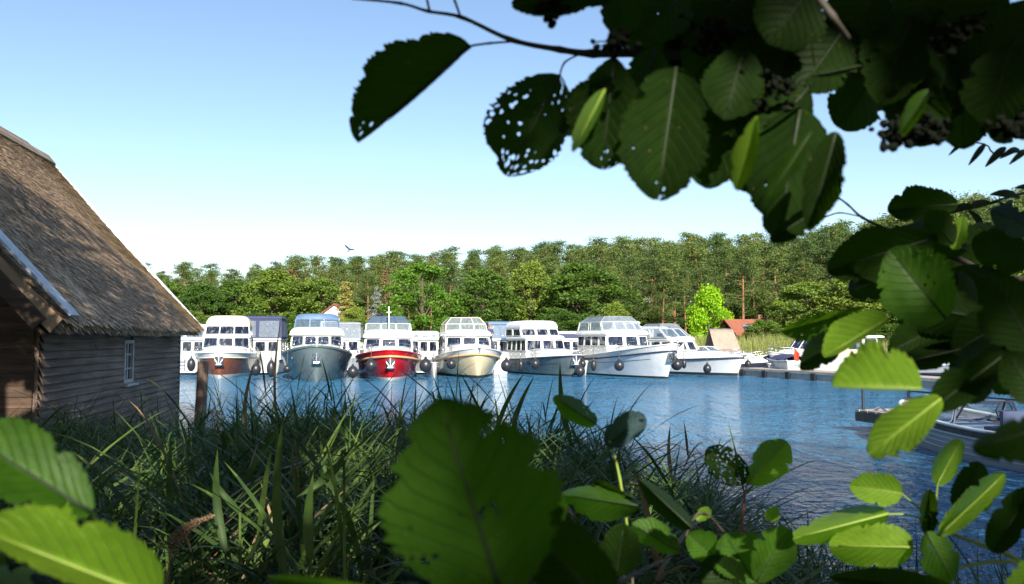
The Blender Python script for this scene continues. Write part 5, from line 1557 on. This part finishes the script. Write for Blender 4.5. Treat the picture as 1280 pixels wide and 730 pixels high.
LV = dict(
    dark=leaf_mat('shaded_alder_leaf', (0.005, 0.013, 0.003), (0.010, 0.024, 0.004), (0.018, 0.034, 0.007), (0.15, 0.38, 0.008), 0.13),  # shade painted in as near-black green, also in the eaten copies
    holed=leaf_mat('shaded_alder_leaf_eaten', (0.005, 0.013, 0.003), (0.010, 0.024, 0.004), (0.018, 0.034, 0.007), (0.15, 0.38, 0.008), 0.13, holes=1.0),
    few=leaf_mat('shaded_alder_leaf_with_holes', (0.005, 0.013, 0.003), (0.010, 0.024, 0.004), (0.018, 0.034, 0.007), (0.15, 0.38, 0.008), 0.13, holes=0.35),
    lit=leaf_mat('sunlit_alder_leaf', (0.10, 0.20, 0.012), (0.17, 0.31, 0.018), (0.40, 0.50, 0.10), (0.30, 0.60, 0.02), 0.5),  # sunlit copy, sunshine painted in as bright yellow-green
    mid=leaf_mat('translucent_alder_leaf', (0.022, 0.060, 0.006), (0.045, 0.115, 0.010), (0.075, 0.15, 0.02), (0.20, 0.46, 0.010), 0.40, holes=0.12),  # half-lit tone painted in, between the shaded and sunlit copies
    big=leaf_mat('shaded_broad_alder_leaf', (0.013, 0.034, 0.004), (0.025, 0.062, 0.007), (0.045, 0.09, 0.014), (0.20, 0.46, 0.010), 0.30, holes=0.2),  # shade painted into the green of the large leaf
    blue=leaf_mat('waxy_leaf_underside', (0.025, 0.05, 0.055), (0.045, 0.085, 0.10), (0.07, 0.11, 0.11), (0.08, 0.2, 0.05), 0.2),  # bluish sheen painted in as leaf colour
)
M['twig'] = simple('alder_twig', (0.055, 0.045, 0.035), 0.7, var=0.4, scale=20)
M['petiole'] = simple('green_petiole', (0.20, 0.28, 0.04), 0.5, var=0.2, scale=20)
M['petiole_shaded'] = simple('shaded_petiole', (0.012, 0.022, 0.006), 0.6, var=0.2, scale=20)  # shaded copy of the petiole, shade put into the colour
M['redstem'] = simple('reddish_stem', (0.22, 0.07, 0.04), 0.5, var=0.3, scale=20)
LITPTS = []
lrs = random.Random(77)
def leaf(parent, base, tip, D, wp, wm, mat='dark', Dt=None, Wfull=None, curl=0.06, slant=1, pet=None, lit=None, round_=0.62):
    """a leaf with its stalk end at `base` and tip at `tip` (photo pixels) at depth D..Dt metres.
    wp / wm: how wide each half looks (pixels); the rest of each half's true width turns away in depth."""
    Dt = Dt or D * (1 + lrs.uniform(-0.05, 0.05))
    a = P(base[0], base[1], D); b_ = P(tip[0], tip[1], Dt)
    L = (b_ - a).length; ax_ = (b_ - a).normalized()
    dpx = (tip[0] - base[0], tip[1] - base[1]); n_ = math.hypot(*dpx)
    nx, ny = -dpx[1] / n_, dpx[0] / n_
    mid = (base[0] + tip[0]) / 2, (base[1] + tip[1]) / 2
    Dm = (D + Dt) / 2
    view = (P(mid[0], mid[1], 1.0) - Vector((0, 0, EYE))).normalized()
    scr = (P(mid[0] + nx * 10, mid[1] + ny * 10, Dm) - P(mid[0], mid[1], Dm)).normalized()
    W = Wfull or max(0.40 * L, max(wp, wm) / F * Dm * 1.02)
    def sidevec(wpx, sgn):
        wv = min(wpx / F * Dm, W * 0.995)
        dep = math.sqrt(max(0.0, W * W - wv * wv))
        return scr * (sgn * wv) + view * (dep * slant)
    sv = {1: sidevec(wp, 1), -1: sidevec(wm, -1)}
    NU, NV = 9, 84
    ph = lrs.uniform(0, 6)
    ser = [1 + lrs.uniform(-0.05, 0.03) for _ in range(NV + 1)]
    ser2 = [1 + lrs.uniform(-0.05, 0.03) for _ in range(NV + 1)]
    bites = [(lrs.uniform(0.15, 0.9), lrs.uniform(0.02, 0.05), lrs.uniform(0.08, 0.3), lrs.choice((-1, 1))) for _ in range(4)]
    pe = lrs.uniform(0.72, 1.12); rd = round_ * lrs.uniform(0.8, 1.15)
    def hw(v):
        return (math.sin(PI * min(1.0, v ** pe * 0.985 + 0.008)) ** rd)
    vs, uvs, fs = [], [], []
    nrmF = (sv[1].cross(ax_)).normalized()
    for j in range(NV + 1):
        v = j / NV
        for i in range(-NU, NU + 1):
            u = i / NU; sgn = 1 if u >= 0 else -1
            e = (ser if sgn > 0 else ser2)[j]
            e *= 1 + 0.075 * (((v * 15 + ph) % 1.0) - 0.5) + 0.045 * (((v * 41 + ph) % 1.0) - 0.5) + 0.05 * math.sin(v * 9 + ph * 2)
            for (bv, bw, bd, bs) in bites:
                if bs == sgn: e *= 1 - bd * math.exp(-((v - bv) / bw) ** 2)
            wdt = hw(v) * (1 - (1 - e) * abs(u) ** 3)
            vv = v + 0.05 * abs(u) * math.sin(PI * v)          # side lobes reach slightly forward
            p = a + (b_ - a) * vv + sv[sgn] * (abs(u) * wdt)
            pl = math.sin(2 * PI * 9 * (v - 0.30 * abs(u))) * 0.012 * L * min(1, abs(u) * 2) * (1 - 0.3 * abs(u)) * 0.45
            und = 0.05 * L * math.sin(ph + v * 6) * abs(u) ** 2
            arch = -curl * L * math.sin(PI * v)
            crv = 0.10 * L * (abs(u) ** 2) * wdt * (0.5 + 0.5 * math.sin(ph * 1.3))
            p = p + view * (pl + und + arch + crv * slant)
            vs.append(p); uvs.append((0.5 + 0.5 * u, v))
    n = 2 * NU + 1
    for j in range(NV):
        for i in range(n - 1): fs.append((j * n + i, j * n + i + 1, (j + 1) * n + i + 1, (j + 1) * n + i))
    off = parent.matrix_world.translation if parent is not None else Vector()
    me = bpy.data.meshes.new('leaf')
    ctr = (a + b_) / 2
    me.from_pydata([p - ctr for p in vs], [], fs)
    ul = me.uv_layers.new(name='leaf')
    lv = np.empty(len(me.loops), dtype=np.int32); me.loops.foreach_get('vertex_index', lv)
    ul.data.foreach_set('uv', np.array(uvs, dtype=np.float32)[lv].reshape(-1))
    me.polygons.foreach_set('use_smooth', [True] * len(me.polygons))
    me.materials.append(LV[mat]); me.update()
    o = link('leaf', me, parent, ctr - parent.location)
    # midrib and stalk, raised
    mb = MB()
    pts = []
    if pet:
        q = P(pet[0], pet[1], pet[2] if len(pet) > 2 else D)
        mdl = (q + a) / 2 + Vector((0, 0, -0.004))
        pts += [q, mdl]
    pts += [a] + [a + (b_ - a) * t + view * (-curl * L * math.sin(PI * t) - 0.0004) for t in (0.12, 0.3, 0.5, 0.7, 0.88)]
    k = len(pts); rad = [0.0013] * (k - 5) + [0.0010, 0.0008, 0.0006, 0.0005, 0.0003]
    rad = [x * (L / 0.08) for x in rad]
    mb.tube([p - ctr for p in pts], rad, 6)
    mb.build('leaf_stalk', M['petiole' if mat == 'lit' else 'petiole_shaded'], o, smooth='all')
    if lit is not None:
        LITPTS.append((P(lit[0], lit[1], Dm), lit[2] / F * Dm))
    return o

def twig(parent, pts, r0, r1, mat='twig', name='twig'):
    """smooth twig through (px, py, D) points"""
    Q = [P(*p) for p in pts]
    out = []
    for i in range(len(Q) - 1):
        p0 = Q[max(i - 1, 0)]; p1 = Q[i]; p2 = Q[i + 1]; p3 = Q[min(i + 2, len(Q) - 1)]
        for k in range(5):
            t = k / 5
            out.append(0.5 * ((2 * p1) + (p2 - p0) * t + (2 * p0 - 5 * p1 + 4 * p2 - p3) * t * t + (-p0 + 3 * p1 - 3 * p2 + p3) * t ** 3))
    out.append(Q[-1])
    off = Vector(parent.location) if parent is not None else Vector()
    mb = MB()
    n = len(out)
    rad = [(r0 + (r1 - r0) * (i / (n - 1)) ** 2.2) * (1.25 if i % 5 == 0 and 0 < i < n - 1 else 1.0) for i in range(n)]
    mb.tube([p - off for p in out], rad, 8)
    return mb.build(name, M[mat], parent, smooth='all')

def cluster(parent, px, py, D, rpx, n, seed, mat=None, sz=0.0040, squash=(1, 1, 1)):
    """hanging cluster of small dark seed cases on branching stalks"""
    rs = random.Random(seed)
    c = P(px, py, D); off = Vector(parent.location)
    mb = MB()
    root_ = c + Vector((0.01, 0, rpx / F * D * 0.9))
    for k in range(n):
        r_ = rpx / F * D
        d = Vector((rs.gauss(0, 0.5) * squash[0], rs.gauss(0, 0.5), rs.gauss(0, 0.5) * squash[2])) * r_
        p = c + d
        s = sz * rs.uniform(0.7, 1.25)
        rot = Matrix.Rotation(rs.uniform(0, 6), 3, 'X') @ Matrix.Rotation(rs.uniform(0, 6), 3, 'Y')
        mb.lathe([(0.0001, -s * 0.8), (s * 0.55, -s * 0.45), (s * 0.62, 0), (s * 0.5, s * 0.5), (0.0001, s * 0.85)], p - off, 7, 0, rot)
        if k % 2 == 0: mb.tube([p - off, c + d * 0.4 - off, root_ - off], [0.0005, 0.0006, 0.0008], 4, cap=False)
    return mb.build('seed_cluster', M['seed'], parent, smooth='all')
M['seed'] = simple('dark_seed_cases', (0.007, 0.009, 0.006), 0.9)
M['seed'].node_tree.nodes['Principled BSDF'].inputs['Specular IOR Level'].default_value = 0.05

# the overhanging alder; its trunk stands just outside the picture on the right
TR = Vector((2.35, 1.25, float(ground_z(2.35, 1.25))))
alder = empty('alder_tree', TR, 0, 'overhanging alder with insect-eaten leaves framing the top and right of the view', 'tree')
mb = MB()
mb.tube([(0, 0, -0.2), (0.06, -0.05, 1.0), (0.02, -0.05, 2.2), (0.25, -0.3, 4.0), (0.2, -0.6, 6.5), (0.3, -0.8, 9.0)], [0.17, 0.14, 0.12, 0.10, 0.07, 0.03], 14)
mb.build('trunk', M['bark'], alder, smooth='all')
twig(alder, [(440, -2, .62), (500, 4, .62), (535, 14, .62), (578, 22, .63), (640, 50, .65), (700, 62, .67), (740, 67, .68), (800, 66, .7), (880, 70, .74), (980, 66, .8), (1070, 50, .9), (1180, 36, 1.05), (1300, 24, 1.3), (1500, 20, 1.5), (2300, 100, 1.35)], 0.0011, 0.016, name='branch')
twig(alder, [(576, 22, .63), (566, -6, .6)], 0.0010, 0.0012)
twig(alder, [(537, 14, .62), (533, -4, .61)], 0.0010, 0.0010)
twig(alder, [(590, 57, .58), (612, 54, .62), (640, 52, .65)], 0.0009, 0.0009)
twig(alder, [(699, 96, .62), (706, 78, .65), (724, 68, .675)], 0.0008, 0.0009)
twig(alder, [(1036, 238, .9), (1060, 256, .9), (1078, 272, .92), (1112, 288, .95), (1190, 320, 1.0), (1300, 350, 1.1), (1600, 330, 1.3), (2500, 320, 1.3)], 0.0010, 0.009, name='branch')
twig(alder, [(1076, 271, .92), (1050, 266, .9), (1030, 272, .88)], 0.0008, 0.0008)
twig(alder, [(1130, 500, .62), (1180, 492, .62), (1230, 470, .66), (1300, 430, .75), (1500, 380, 1.0), (2400, 330, 1.3)], 0.0012, 0.009, name='branch')
twig(alder, [(1060, 48, .5), (1040, 20, .48), (1010, -20, .5)], 0.0018, 0.003)
# --- top left pair
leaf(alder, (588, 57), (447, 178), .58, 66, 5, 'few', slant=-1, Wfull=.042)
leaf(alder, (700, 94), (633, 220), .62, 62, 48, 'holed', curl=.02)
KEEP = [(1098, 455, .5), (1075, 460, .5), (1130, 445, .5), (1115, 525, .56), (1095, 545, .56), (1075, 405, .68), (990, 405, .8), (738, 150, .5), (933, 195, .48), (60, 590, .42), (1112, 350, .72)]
def blocks(mx, my, D, r=.055):
    c = P(mx, my, D)
    for k in KEEP:
        d = c - P(*k); t = d.dot(SUN)
        if t > 0.02 and (d - SUN * t).length < r: return True
    return False
TOP = [ # base, tip, D, wp, wm, mat, lit
 ((756, 112), (716, 190), .50, 15, 9, 'lit'), ((946, 146), (922, 238), .48, 17, 12, 'lit'), ((1014, 165), (960, 248), .48, 12, 12, 'mid'), ((1160, 112), (1126, 170), .5, 14, 9, 'mid'),  # narrow leaves added to stand in for patches of sun
 ((770, -8), (640, 6), .6, 22, 20, 'dark'), ((768, 72), (752, 212), .6, 50, 46, 'few'), ((845, 85), (822, 250), .56, 58, 52, 'few'),
 ((900, 88), (885, 236), .6, 55, 55, 'dark'), ((820, 60), (790, 175), .64, 44, 45, 'dark'), ((1000, 135), (972, 300), .55, 58, 58, 'few'), ((975, 70), (930, 240), .6, 58, 55, 'dark'),
 ((1110, 62), (1050, 161), .75, 42, 40, 'dark'), ((1000, 40), (940, 130), .6, 48, 46, 'few'), ((1060, 30), (1000, 112), .6, 48, 46, 'dark'), ((1170, 45), (1135, 182), .65, 46, 44, 'few'),
 ((1215, 60), (1200, 186), .7, 46, 44, 'dark'), ((1262, 60), (1235, 160), .6, 48, 44, 'dark'), ((1140, 20), (1100, 130), .6, 46, 40, 'dark'), ((930, -20), (880, 60), .6, 50, 50, 'dark'),
 ((860, -15), (800, 45), .66, 44, 40, 'few'), ((790, -20), (765, 40), .6, 30, 36, 'dark'), ((1020, -25), (960, 55), .56, 50, 50, 'dark'), ((1100, -20), (1050, 70), .6, 50, 45, 'dark'), ((1180, -20), (1120, 72), .64, 45, 45, 'few'),
 ((1250, -20), (1190, 75), .6, 50, 45, 'dark'), ((1300, 0), (1245, 90), .66, 48, 45, 'dark'), ((950, 20), (860, 100), .68, 48, 42, 'dark'), ((1290, 60), (1262, 150), .7, 40, 42, 'dark'), ((880, 40), (850, 110), .72, 40, 40, 'dark'),
 ((1045, 165), (1012, 285), .5, 22, 25, 'dark'), ((1040, 250), (962, 300), .56, 10, 18, 'dark'), ((760, 100), (700, 165), .63, 24, 26, 'few'), ((1085, 80), (1015, 95), .6, 30, 22, 'dark'), ((930, 60), (905, 150), .55, 40, 40, 'dark'),
 ((1010, 110), (940, 190), .58, 44, 40, 'dark'), ((1290, 120), (1240, 175), .75, 34, 30, 'dark')]
for k in range(44):
    bx = lrs.uniform(770, 1310); by = lrs.uniform(-40, 85 if bx > 840 else 20)
    an = R(lrs.uniform(20, 190)); Lp = lrs.uniform(80, 130)
    tx_, ty_ = bx + Lp * math.cos(an), by + Lp * math.sin(an)
    if any(math.hypot((bx + tx_) / 2 - gx, (by + ty_) / 2 - gy) < 48 for gx, gy in ((1262, 112), (1018, 112), (1075, 8), (905, 62))): continue
    if tx_ < 775 or (ty_ > 95 and (1000 < tx_ < 1115 or tx_ > 1212)): continue
    D_ = lrs.uniform(.62, .85)
    if blocks((bx + tx_) / 2, (by + ty_) / 2, D_): continue
    TOP.append(((bx, by), (bx + Lp * math.cos(an), by + Lp * math.sin(an) * 0.95), D_, lrs.uniform(10, 58), lrs.uniform(30, 58), lrs.choice(('dark', 'dark', 'few'))))
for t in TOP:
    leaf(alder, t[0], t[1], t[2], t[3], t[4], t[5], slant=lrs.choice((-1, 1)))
LITPTS += [(P(740, 150, .5), .03), (P(935, 195, .48), .03), (P(985, 210, .48), .03), (P(920, 83, .5), .02), (P(1143, 143, .5), .03), (P(1229, 56, .5), .03), (P(742, 150, .62), .03), (P(937, 190, .58), .03), (P(985, 235, .56), .03), (P(480, 110, .58), .02), (P(925, 85, .6), .008), (P(1150, 130, .65), .008), (P(1020, 90, .6), .012)]
for k, (px, py, rp, n) in enumerate([(690, 12, 20, 26), (770, 52, 20, 40), (892, 45, 22, 50), (885, 120, 22, 46), (950, 118, 28, 60), (1125, 165, 22, 46), (1168, 165, 20, 36), (1190, 45, 20, 36), (1262, 160, 20, 36), (930, 100, 24, 40), (1215, 30, 18, 20), (805, 130, 10, 14)]):
    cluster(alder, px, py, .56, rp, n, k, squash=(1.3 if rp > 20 else 1, 1, .8))
# --- right side cluster
RT = [
 ((1052, 240), (1032, 226), .9, 8, 7, 'dark', None), ((1172, 296), (1034, 338), .8, 34, 34, 'dark', None), ((1192, 305), (1158, 264), .8, 22, 20, 'dark', None), ((1192, 312), (1204, 270), .82, 12, 11, 'lit', (1200, 290, 16)),
 ((1182, 398), (1112, 312), .72, 46, 50, 'mid', (1112, 372, 18)), ((1078, 388), (978, 414), .8, 9, 22, 'mid', (990, 405, 22)), ((1110, 398), (1030, 446), .68, 30, 8, 'lit', (1075, 405, 34)),
 ((1060, 410), (1000, 462), .72, 20, 20, 'dark', None), ((1152, 486), (1040, 483), .5, 56, 3, 'lit', (1098, 455, 170)), ((1176, 498), (1086, 568), .56, 26, 26, 'lit', (1115, 525, 70)),
 ((1295, 440), (1238, 345), .62, 44, 44, 'dark', None), ((1240, 400), (1130, 380), .8, 34, 34, 'dark', None), ((1230, 430), (1120, 455), .8, 18, 18, 'dark', None), ((1260, 440), (1160, 515), .62, 26, 20, 'dark', None),
 ((1300, 455), (1228, 485), .5, 34, 28, 'blue', None), ((1320, 530), (1215, 560), .36, 20, 34, 'dark', None), ((1290, 330), (1215, 300), .9, 32, 30, 'dark', None), ((1300, 290), (1238, 262), .85, 18, 22, 'blue', None), ((1200, 340), (1190, 420), .85, 30, 30, 'dark', None),
 ((1250, 350), (1200, 390), .9, 30, 30, 'dark', None), ((1150, 330), (1060, 365), .9, 26, 26, 'dark', None), ((1170, 410), (1110, 440), .85, 24, 24, 'dark', None), ((1280, 390), (1190, 440), .8, 30, 30, 'dark', None), ((1110, 290), (1070, 320), .9, 20, 24, 'dark', None), ((1300, 500), (1255, 440), .55, 30, 30, 'dark', None), ((1190, 470), (1250, 420), .7, 22, 18, 'dark', None)]
for k in range(22):
    bx = lrs.uniform(1150, 1330); by = lrs.uniform(250, 470)
    an = R(lrs.uniform(110, 220)); Lp = lrs.uniform(60, 95)
    if bx + Lp * math.cos(an) < 1105: continue
    D_ = lrs.uniform(.85, 1.15)
    if blocks(bx + Lp * math.cos(an) / 2, by + Lp * math.sin(an) / 2, D_): continue
    RT.append(((bx, by), (bx + Lp * math.cos(an), by + Lp * math.sin(an)), D_, lrs.uniform(10, 38), lrs.uniform(18, 38), 'dark', None))
RT = [t for t in RT if t[5] == 'lit' or t[6] or not blocks((t[0][0] + t[1][0]) / 2, (t[0][1] + t[1][1]) / 2, t[2], .045)]
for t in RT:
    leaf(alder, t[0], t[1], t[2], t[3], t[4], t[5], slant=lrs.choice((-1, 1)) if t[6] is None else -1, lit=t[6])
leaf_n = len([1 for o in alder.children if o.name.startswith('leaf')])

# willow sprigs hanging in from the right
def willow(pts, leaves, label):
    o0 = P(*pts[-1])
    r = empty('willow_tree', (3.4 if pts[0][1] < 300 else 3.6, 2.6 if pts[0][1] < 220 else 2.9, 0.4), 0, label, 'tree')
    mb = MB(); mb.tube([(0, 0, -0.2), (0.1, -0.2, 1.5), (0.1, -0.4, 4.0)], [0.1, 0.07, 0.03], 10); mb.build('trunk', M['bark'], r, smooth='all')
    twig(r, pts, 0.0009, 0.004, name='branch')
    for (bx, by, tx, ty, D, wv) in leaves:
        a, b_ = P(bx, by, D), P(tx, ty, D * 0.98); s = (b_ - a).cross(Vector((0, 1, 0))).normalized() * wv / F * D
        rows = []
        for i in range(9):
            u = i / 8; h_ = math.sin(PI * min(1, u * .93 + .03)) ** .8
            p = a + (b_ - a) * u - r.location + Vector((0, -0.006 * math.sin(PI * u), 0.004 * math.sin(PI * u)))
            rows.append([p - s * h_, p + Vector((0, 0.002, 0)), p + s * h_])
        mb = MB(); mb.grid(rows); mb.build('leaf', M['willow'], r, smooth='all')
M['willow'] = reed_leaf_mat('willow_leaves', (0.02, 0.04, 0.02), (0.035, 0.065, 0.03), (0.06, 0.1, 0.04), 0.2)
willow([(1185, 172, 1.2), (1230, 180, 1.2), (1280, 188, 1.25), (1500, 120, 1.6), (1900, 60, 2.1)],
    [(1210, 176, 1186, 194, 1.2, 3), (1232, 180, 1211, 206, 1.2, 4), (1258, 184, 1232, 208, 1.2, 5), (1275, 187, 1250, 198, 1.2, 4), (1285, 188, 1262, 205, 1.2, 4), (1215, 177, 1195, 182, 1.2, 3)], 'willow with slender pointed leaves hanging in at the upper right corner')
willow([(1170, 264, 1.3), (1200, 262, 1.3), (1250, 252, 1.3), (1285, 240, 1.35), (1600, 160, 2.0), (1900, 100, 2.5)],
    [(1275, 248, 1238, 243, 1.3, 5), (1300, 240, 1268, 235, 1.3, 4), (1240, 254, 1206, 262, 1.3, 5), (1220, 258, 1180, 268, 1.3, 5), (1210, 262, 1228, 290, 1.3, 5), (1250, 252, 1262, 285, 1.3, 6), (1265, 250, 1248, 275, 1.3, 5), (1190, 263, 1160, 262, 1.3, 4)], 'willow with slender leaves crossing the pale treetops at the right edge')

# --- saplings rising into the picture from below
def sapling(px, D, label, stems, leaves, name='alder_sapling'):
    g = G(px, D); g.z = float(ground_z(g.x, g.y))
    r = empty(name, g, 0, label, 'sapling')
    for s in stems:
        twig(r, s[0], s[1], s[2], s[3] if len(s) > 3 else 'twig', 'stem')
    # main stem down to the ground
    a = P(*stems[0][0][0])
    mb = MB(); mb.tube([(0, 0, -0.1), tuple((a - g) * 0.5 + Vector((0.02, 0, -0.1))), tuple(a - g)], [0.008, 0.006, stems[0][1]], 8); mb.build('stem', M['twig'], r, smooth='all')
    for t in leaves:
        leaf(r, t[0], t[1], t[2], t[3], t[4], t[5], slant=t[8] if len(t) > 8 else lrs.choice((-1, 1)), lit=t[6] if len(t) > 6 else None, pet=t[7] if len(t) > 7 else None, round_=0.55)
    return r
sapling(700, .5, 'sapling with the largest leaf, dark and ragged topped, in the bottom centre',
    [([(690, 780, .36), (668, 735, .33)], .0018, .0014, 'petiole'), ([(690, 780, .36), (760, 735, .5), (830, 700, .62)], .002, .001)],
    [((628, 748), (548, 498), .33, 112, 112, 'big', None), ((760, 760), (640, 640), .36, 50, 50, 'dark', None), ((500, 745), (335, 722), .36, 8, 14, 'lit', None, (560, 760, .4)), ((560, 735), (500, 716), .4, 6, 6, 'blue'), ((742, 700), (722, 668), .7, 14, 14, 'mid', (735, 685, 14)), ((700, 660), (690, 612), .7, 14, 14, 'lit', (690, 640, 10))])
LITPTS += [(P(440, 620, .33), .022), (P(470, 720, .33), .018)]
sapling(60, .6, 'sapling with two broad translucent leaves at the lower left corner',
    [([(100, 790, .5), (190, 742, .46)], .0018, .0014, 'petiole'), ([(100, 790, .5), (130, 700, .45), (116, 640, .44)], .0018, .0010, 'petiole')],
    [((114, 640), (-40, 545), .42, 58, 46, 'mid', (50, 590, 70)), ((196, 748), (-20, 664), .40, 64, 20, 'lit', (95, 690, 130), None, -1), ((120, 790), (-30, 720), .42, 40, 36, 'dark')])
sapling(770, .95, 'sapling with one pointed green leaf and a bluish leaf before the open water',
    [([(790, 700, .95), (775, 600, .95), (762, 552, .95), (745, 530, .95)], .0016, .0009, 'petiole')],
    [((745, 530), (692, 496), .95, 15, 15, 'mid', (720, 512, 9)), ((758, 556), (806, 520), .95, 16, 20, 'blue', (800, 525, 6)), ((800, 632), (702, 618), .85, 18, 26, 'mid', (765, 610, 18)), ((800, 640), (742, 602), .88, 10, 12, 'dark'), ((865, 660), (800, 600), .8, 12, 16, 'dark', (810, 615, 10)), ((850, 690), (790, 655), .8, 22, 16, 'mid', (830, 660, 10)), ((770, 720), (780, 655), .8, 26, 26, 'dark')])
sapling(930, 1.2, 'slim sapling with a pair of leaves, one eaten, standing out against the water',
    [([(930, 690, 1.15), (927, 660, 1.15), (931, 620, 1.15), (935, 600, 1.15)], .0020, .0012, 'redstem'), ([(950, 760, 1.0), (940, 720, .95), (880, 640, .9), (850, 690, .9)], .0015, .001)],
    [((934, 602), (884, 560), 1.15, 20, 24, 'holed', (900, 585, 8)), ((935, 604), (984, 552), 1.13, 26, 22, 'lit', (955, 575, 26)), ((958, 650), (972, 634), .95, 10, 8, 'lit', (968, 645, 8)), ((945, 728), (905, 668), .85, 34, 30, 'mid', (930, 700, 12)), ((945, 728), (985, 660), .85, 26, 26, 'mid', (965, 690, 14)), ((930, 745), (880, 700), .85, 26, 26, 'dark'), ((870, 650), (888, 636), .9, 8, 8, 'lit', (880, 642, 8)), ((900, 700), (860, 668), .9, 20, 18, 'mid')])
sapling(1300, 1.0, 'sapling with many sunlit toothed leaves at the lower right corner',
    [([(1300, 720, .85), (1262, 694, .85), (1225, 680, .85), (1185, 664, .85), (1160, 640, .85)], .0022, .0012, 'petiole'), ([(1300, 720, .85), (1264, 702, .8), (1215, 706, .8), (1190, 712, .8)], .0018, .001, 'petiole'), ([(1166, 652, .85), (1170, 625, .85), (1172, 604, .85)], .001, .0008, 'petiole'), ([(1150, 636, .85), (1128, 618, .85)], .0009, .0008, 'petiole'), ([(1160, 650, .85), (1130, 643, .85), (1108, 643, .85)], .0009, .0008, 'petiole')],
    [((1171, 606), (1201, 550), .85, 15, 17, 'lit', (1183, 580, 22)), ((1128, 617), (1062, 606), .85, 22, 20, 'lit', (1090, 605, 24)), ((1110, 642), (988, 674), .85, 20, 20, 'lit', (1040, 650, 34)), ((1142, 684), (1036, 682), .82, 30, 28, 'lit', (1085, 690, 42)),
     ((1160, 672), (1162, 612), .88, 12, 12, 'dark'), ((1175, 668), (1256, 592), .8, 18, 18, 'lit', (1195, 655, 16)), ((1200, 640), (1225, 578), .9, 22, 22, 'dark'), ((1158, 665), (1190, 728), .8, 24, 24, 'mid', (1170, 700, 10)), ((1190, 735), (1040, 722), .7, 16, 14, 'dark'), ((1310, 700), (1262, 745), .6, 22, 22, 'lit', (1275, 720, 22)), ((1240, 690), (1290, 610), .8, 20, 24, 'dark')])

# ------------------------------------------------------------------ shade trees behind the camera
EYEV = Vector((0, 0, EYE))
LITPTS += [(P(cr0.uniform(-20, 950), cr0.uniform(560, 720), D_),.035 * D_) for cr0, D_ in [(random.Random(q), 2.2 + (q % 7) * .8) for q in range(16)]]
LITPTS += [(P(7, 490, 11.6), .25), (P(390, 600, 2.0), .06), (P(300, 590, 2.4), .05), (P(160, 600, 3.5), .12), (P(440, 650, 3.0), .12), (P(300, 670, 2.8), .14), (P(70, 625, 4), .12), (P(420, 560, 4.5), .12), (P(680, 560, 5), .12), (P(200, 560, 7), .15)]
def crown_cloud(rs, n, centre, rad, q=0.13, gap=None):
    d = rs.normal(size=(n, 3)); d /= np.linalg.norm(d, axis=1)[:, None]
    C = np.array(centre) + d * (rs.rand(n) ** 0.45)[:, None] * np.array(rad)
    nz = np.array([noise.noise(Vector(c) * 0.75) for c in C])
    return C[nz > (-0.18 if gap is None else gap)]
sv = np.array(SUN)
LP = [(np.array(p), r) for p, r in LITPTS]
def carve(C, pad=1.0):  # crown gaps shaped so that sun reaches the lit points
    keep = np.ones(len(C), bool)
    for p, r in LP:
        d = C - p; t = d @ sv
        dist = np.linalg.norm(d - t[:, None] * sv, axis=1)
        keep &= ~((dist < r * pad + 0.03) & (t > 0))
    return C[keep]
def clear_view(C, m=0.25):
    """nothing of these crowns may stand in front of the lens"""
    f = C[:, 1] - 0.0
    inside = (f > -0.35) & (np.abs(C[:, 0]) < 0.66 * np.maximum(f, 0) + m) & (C[:, 2] < EYE + 0.47 * np.maximum(f, 0) + m) & (C[:, 2] > EYE - 0.4 * np.maximum(f, 0) - m)
    return C[~inside]
cr = np.random.RandomState(55)
def shade_tree(x, y, h, rx, label, n=15000, zc=0.6, q=0.14, first=None):
    z0 = float(ground_z(x, y))
    r = first or empty('alder_tree', (x, y, z0), 0, label, 'tree')
    if first is None:
        mb = MB(); mb.tube([(0, 0, -.2), (.1, .1, h * .3), (0, 0, h * .6), (.1, 0, h * .92)], [.2, .17, .11, .03], 12)
        for k in range(12):
            an = cr.rand() * 6.28; z = h * cr.uniform(.25, .85)
            mb.tube([(0, 0, z), (rx * .4 * math.cos(an), rx * .4 * math.sin(an), z + .5), (rx * .8 * math.cos(an), rx * .8 * math.sin(an), z + 1.0)], [.06, .04, .01], 5)
        mb.build('trunk', M['bark'], r, smooth='all')
    C = crown_cloud(cr, n, (x, y, z0 + h * zc), (rx, rx, h * (1 - zc)))
    if first is not None:       # unseen boughs added over the viewpoint to block sky light
        C = np.concatenate([C, crown_cloud(cr, 15000, (0.4, -1.5, 4.0), (2.2, 1.4, 1.1), gap=-.3), crown_cloud(cr, 8000, (0.3, -0.2, 4.6), (1.8, 1.2, .9), gap=-.3)])
    C = clear_view(carve(C))
    V = rand_quads(C, q * 1.1, q, rs=cr) - np.array([r.location.x, r.location.y, r.location.z])
    link('crown', quads_mesh('crown', V, M['canopy']), r)
shade_tree(2.4, .4, 8.5, 2.4, '', 30000, .62, .085, alder)
SH = [(-12, -3, 12.5, 4.0), (-8, -4.5, 13, 3.4), (-4.5, -3.5, 13.6, 3.2), (-.5, -4.5, 13.4, 3.4), (-5.6, 3.6, 12.6, 2.8), (3.2, -5.5, 12.5, 3.6), (6.5, -3.5, 12, 3.6), (10.5, -5, 13, 4), (15.5, -5, 12, 4), (-16.5, -3, 16, 4.4)]
for k, (x, y, h, rx) in enumerate(SH):
    shade_tree(x, y, h, rx, 'tall alder on the near bank behind the viewpoint', 20000, .54, .16)
for o in S.objects:
    if o.name.startswith('alder_tree') and 'behind' in o.get('label', ''): o['group'] = 'alders on the near bank behind the viewpoint'
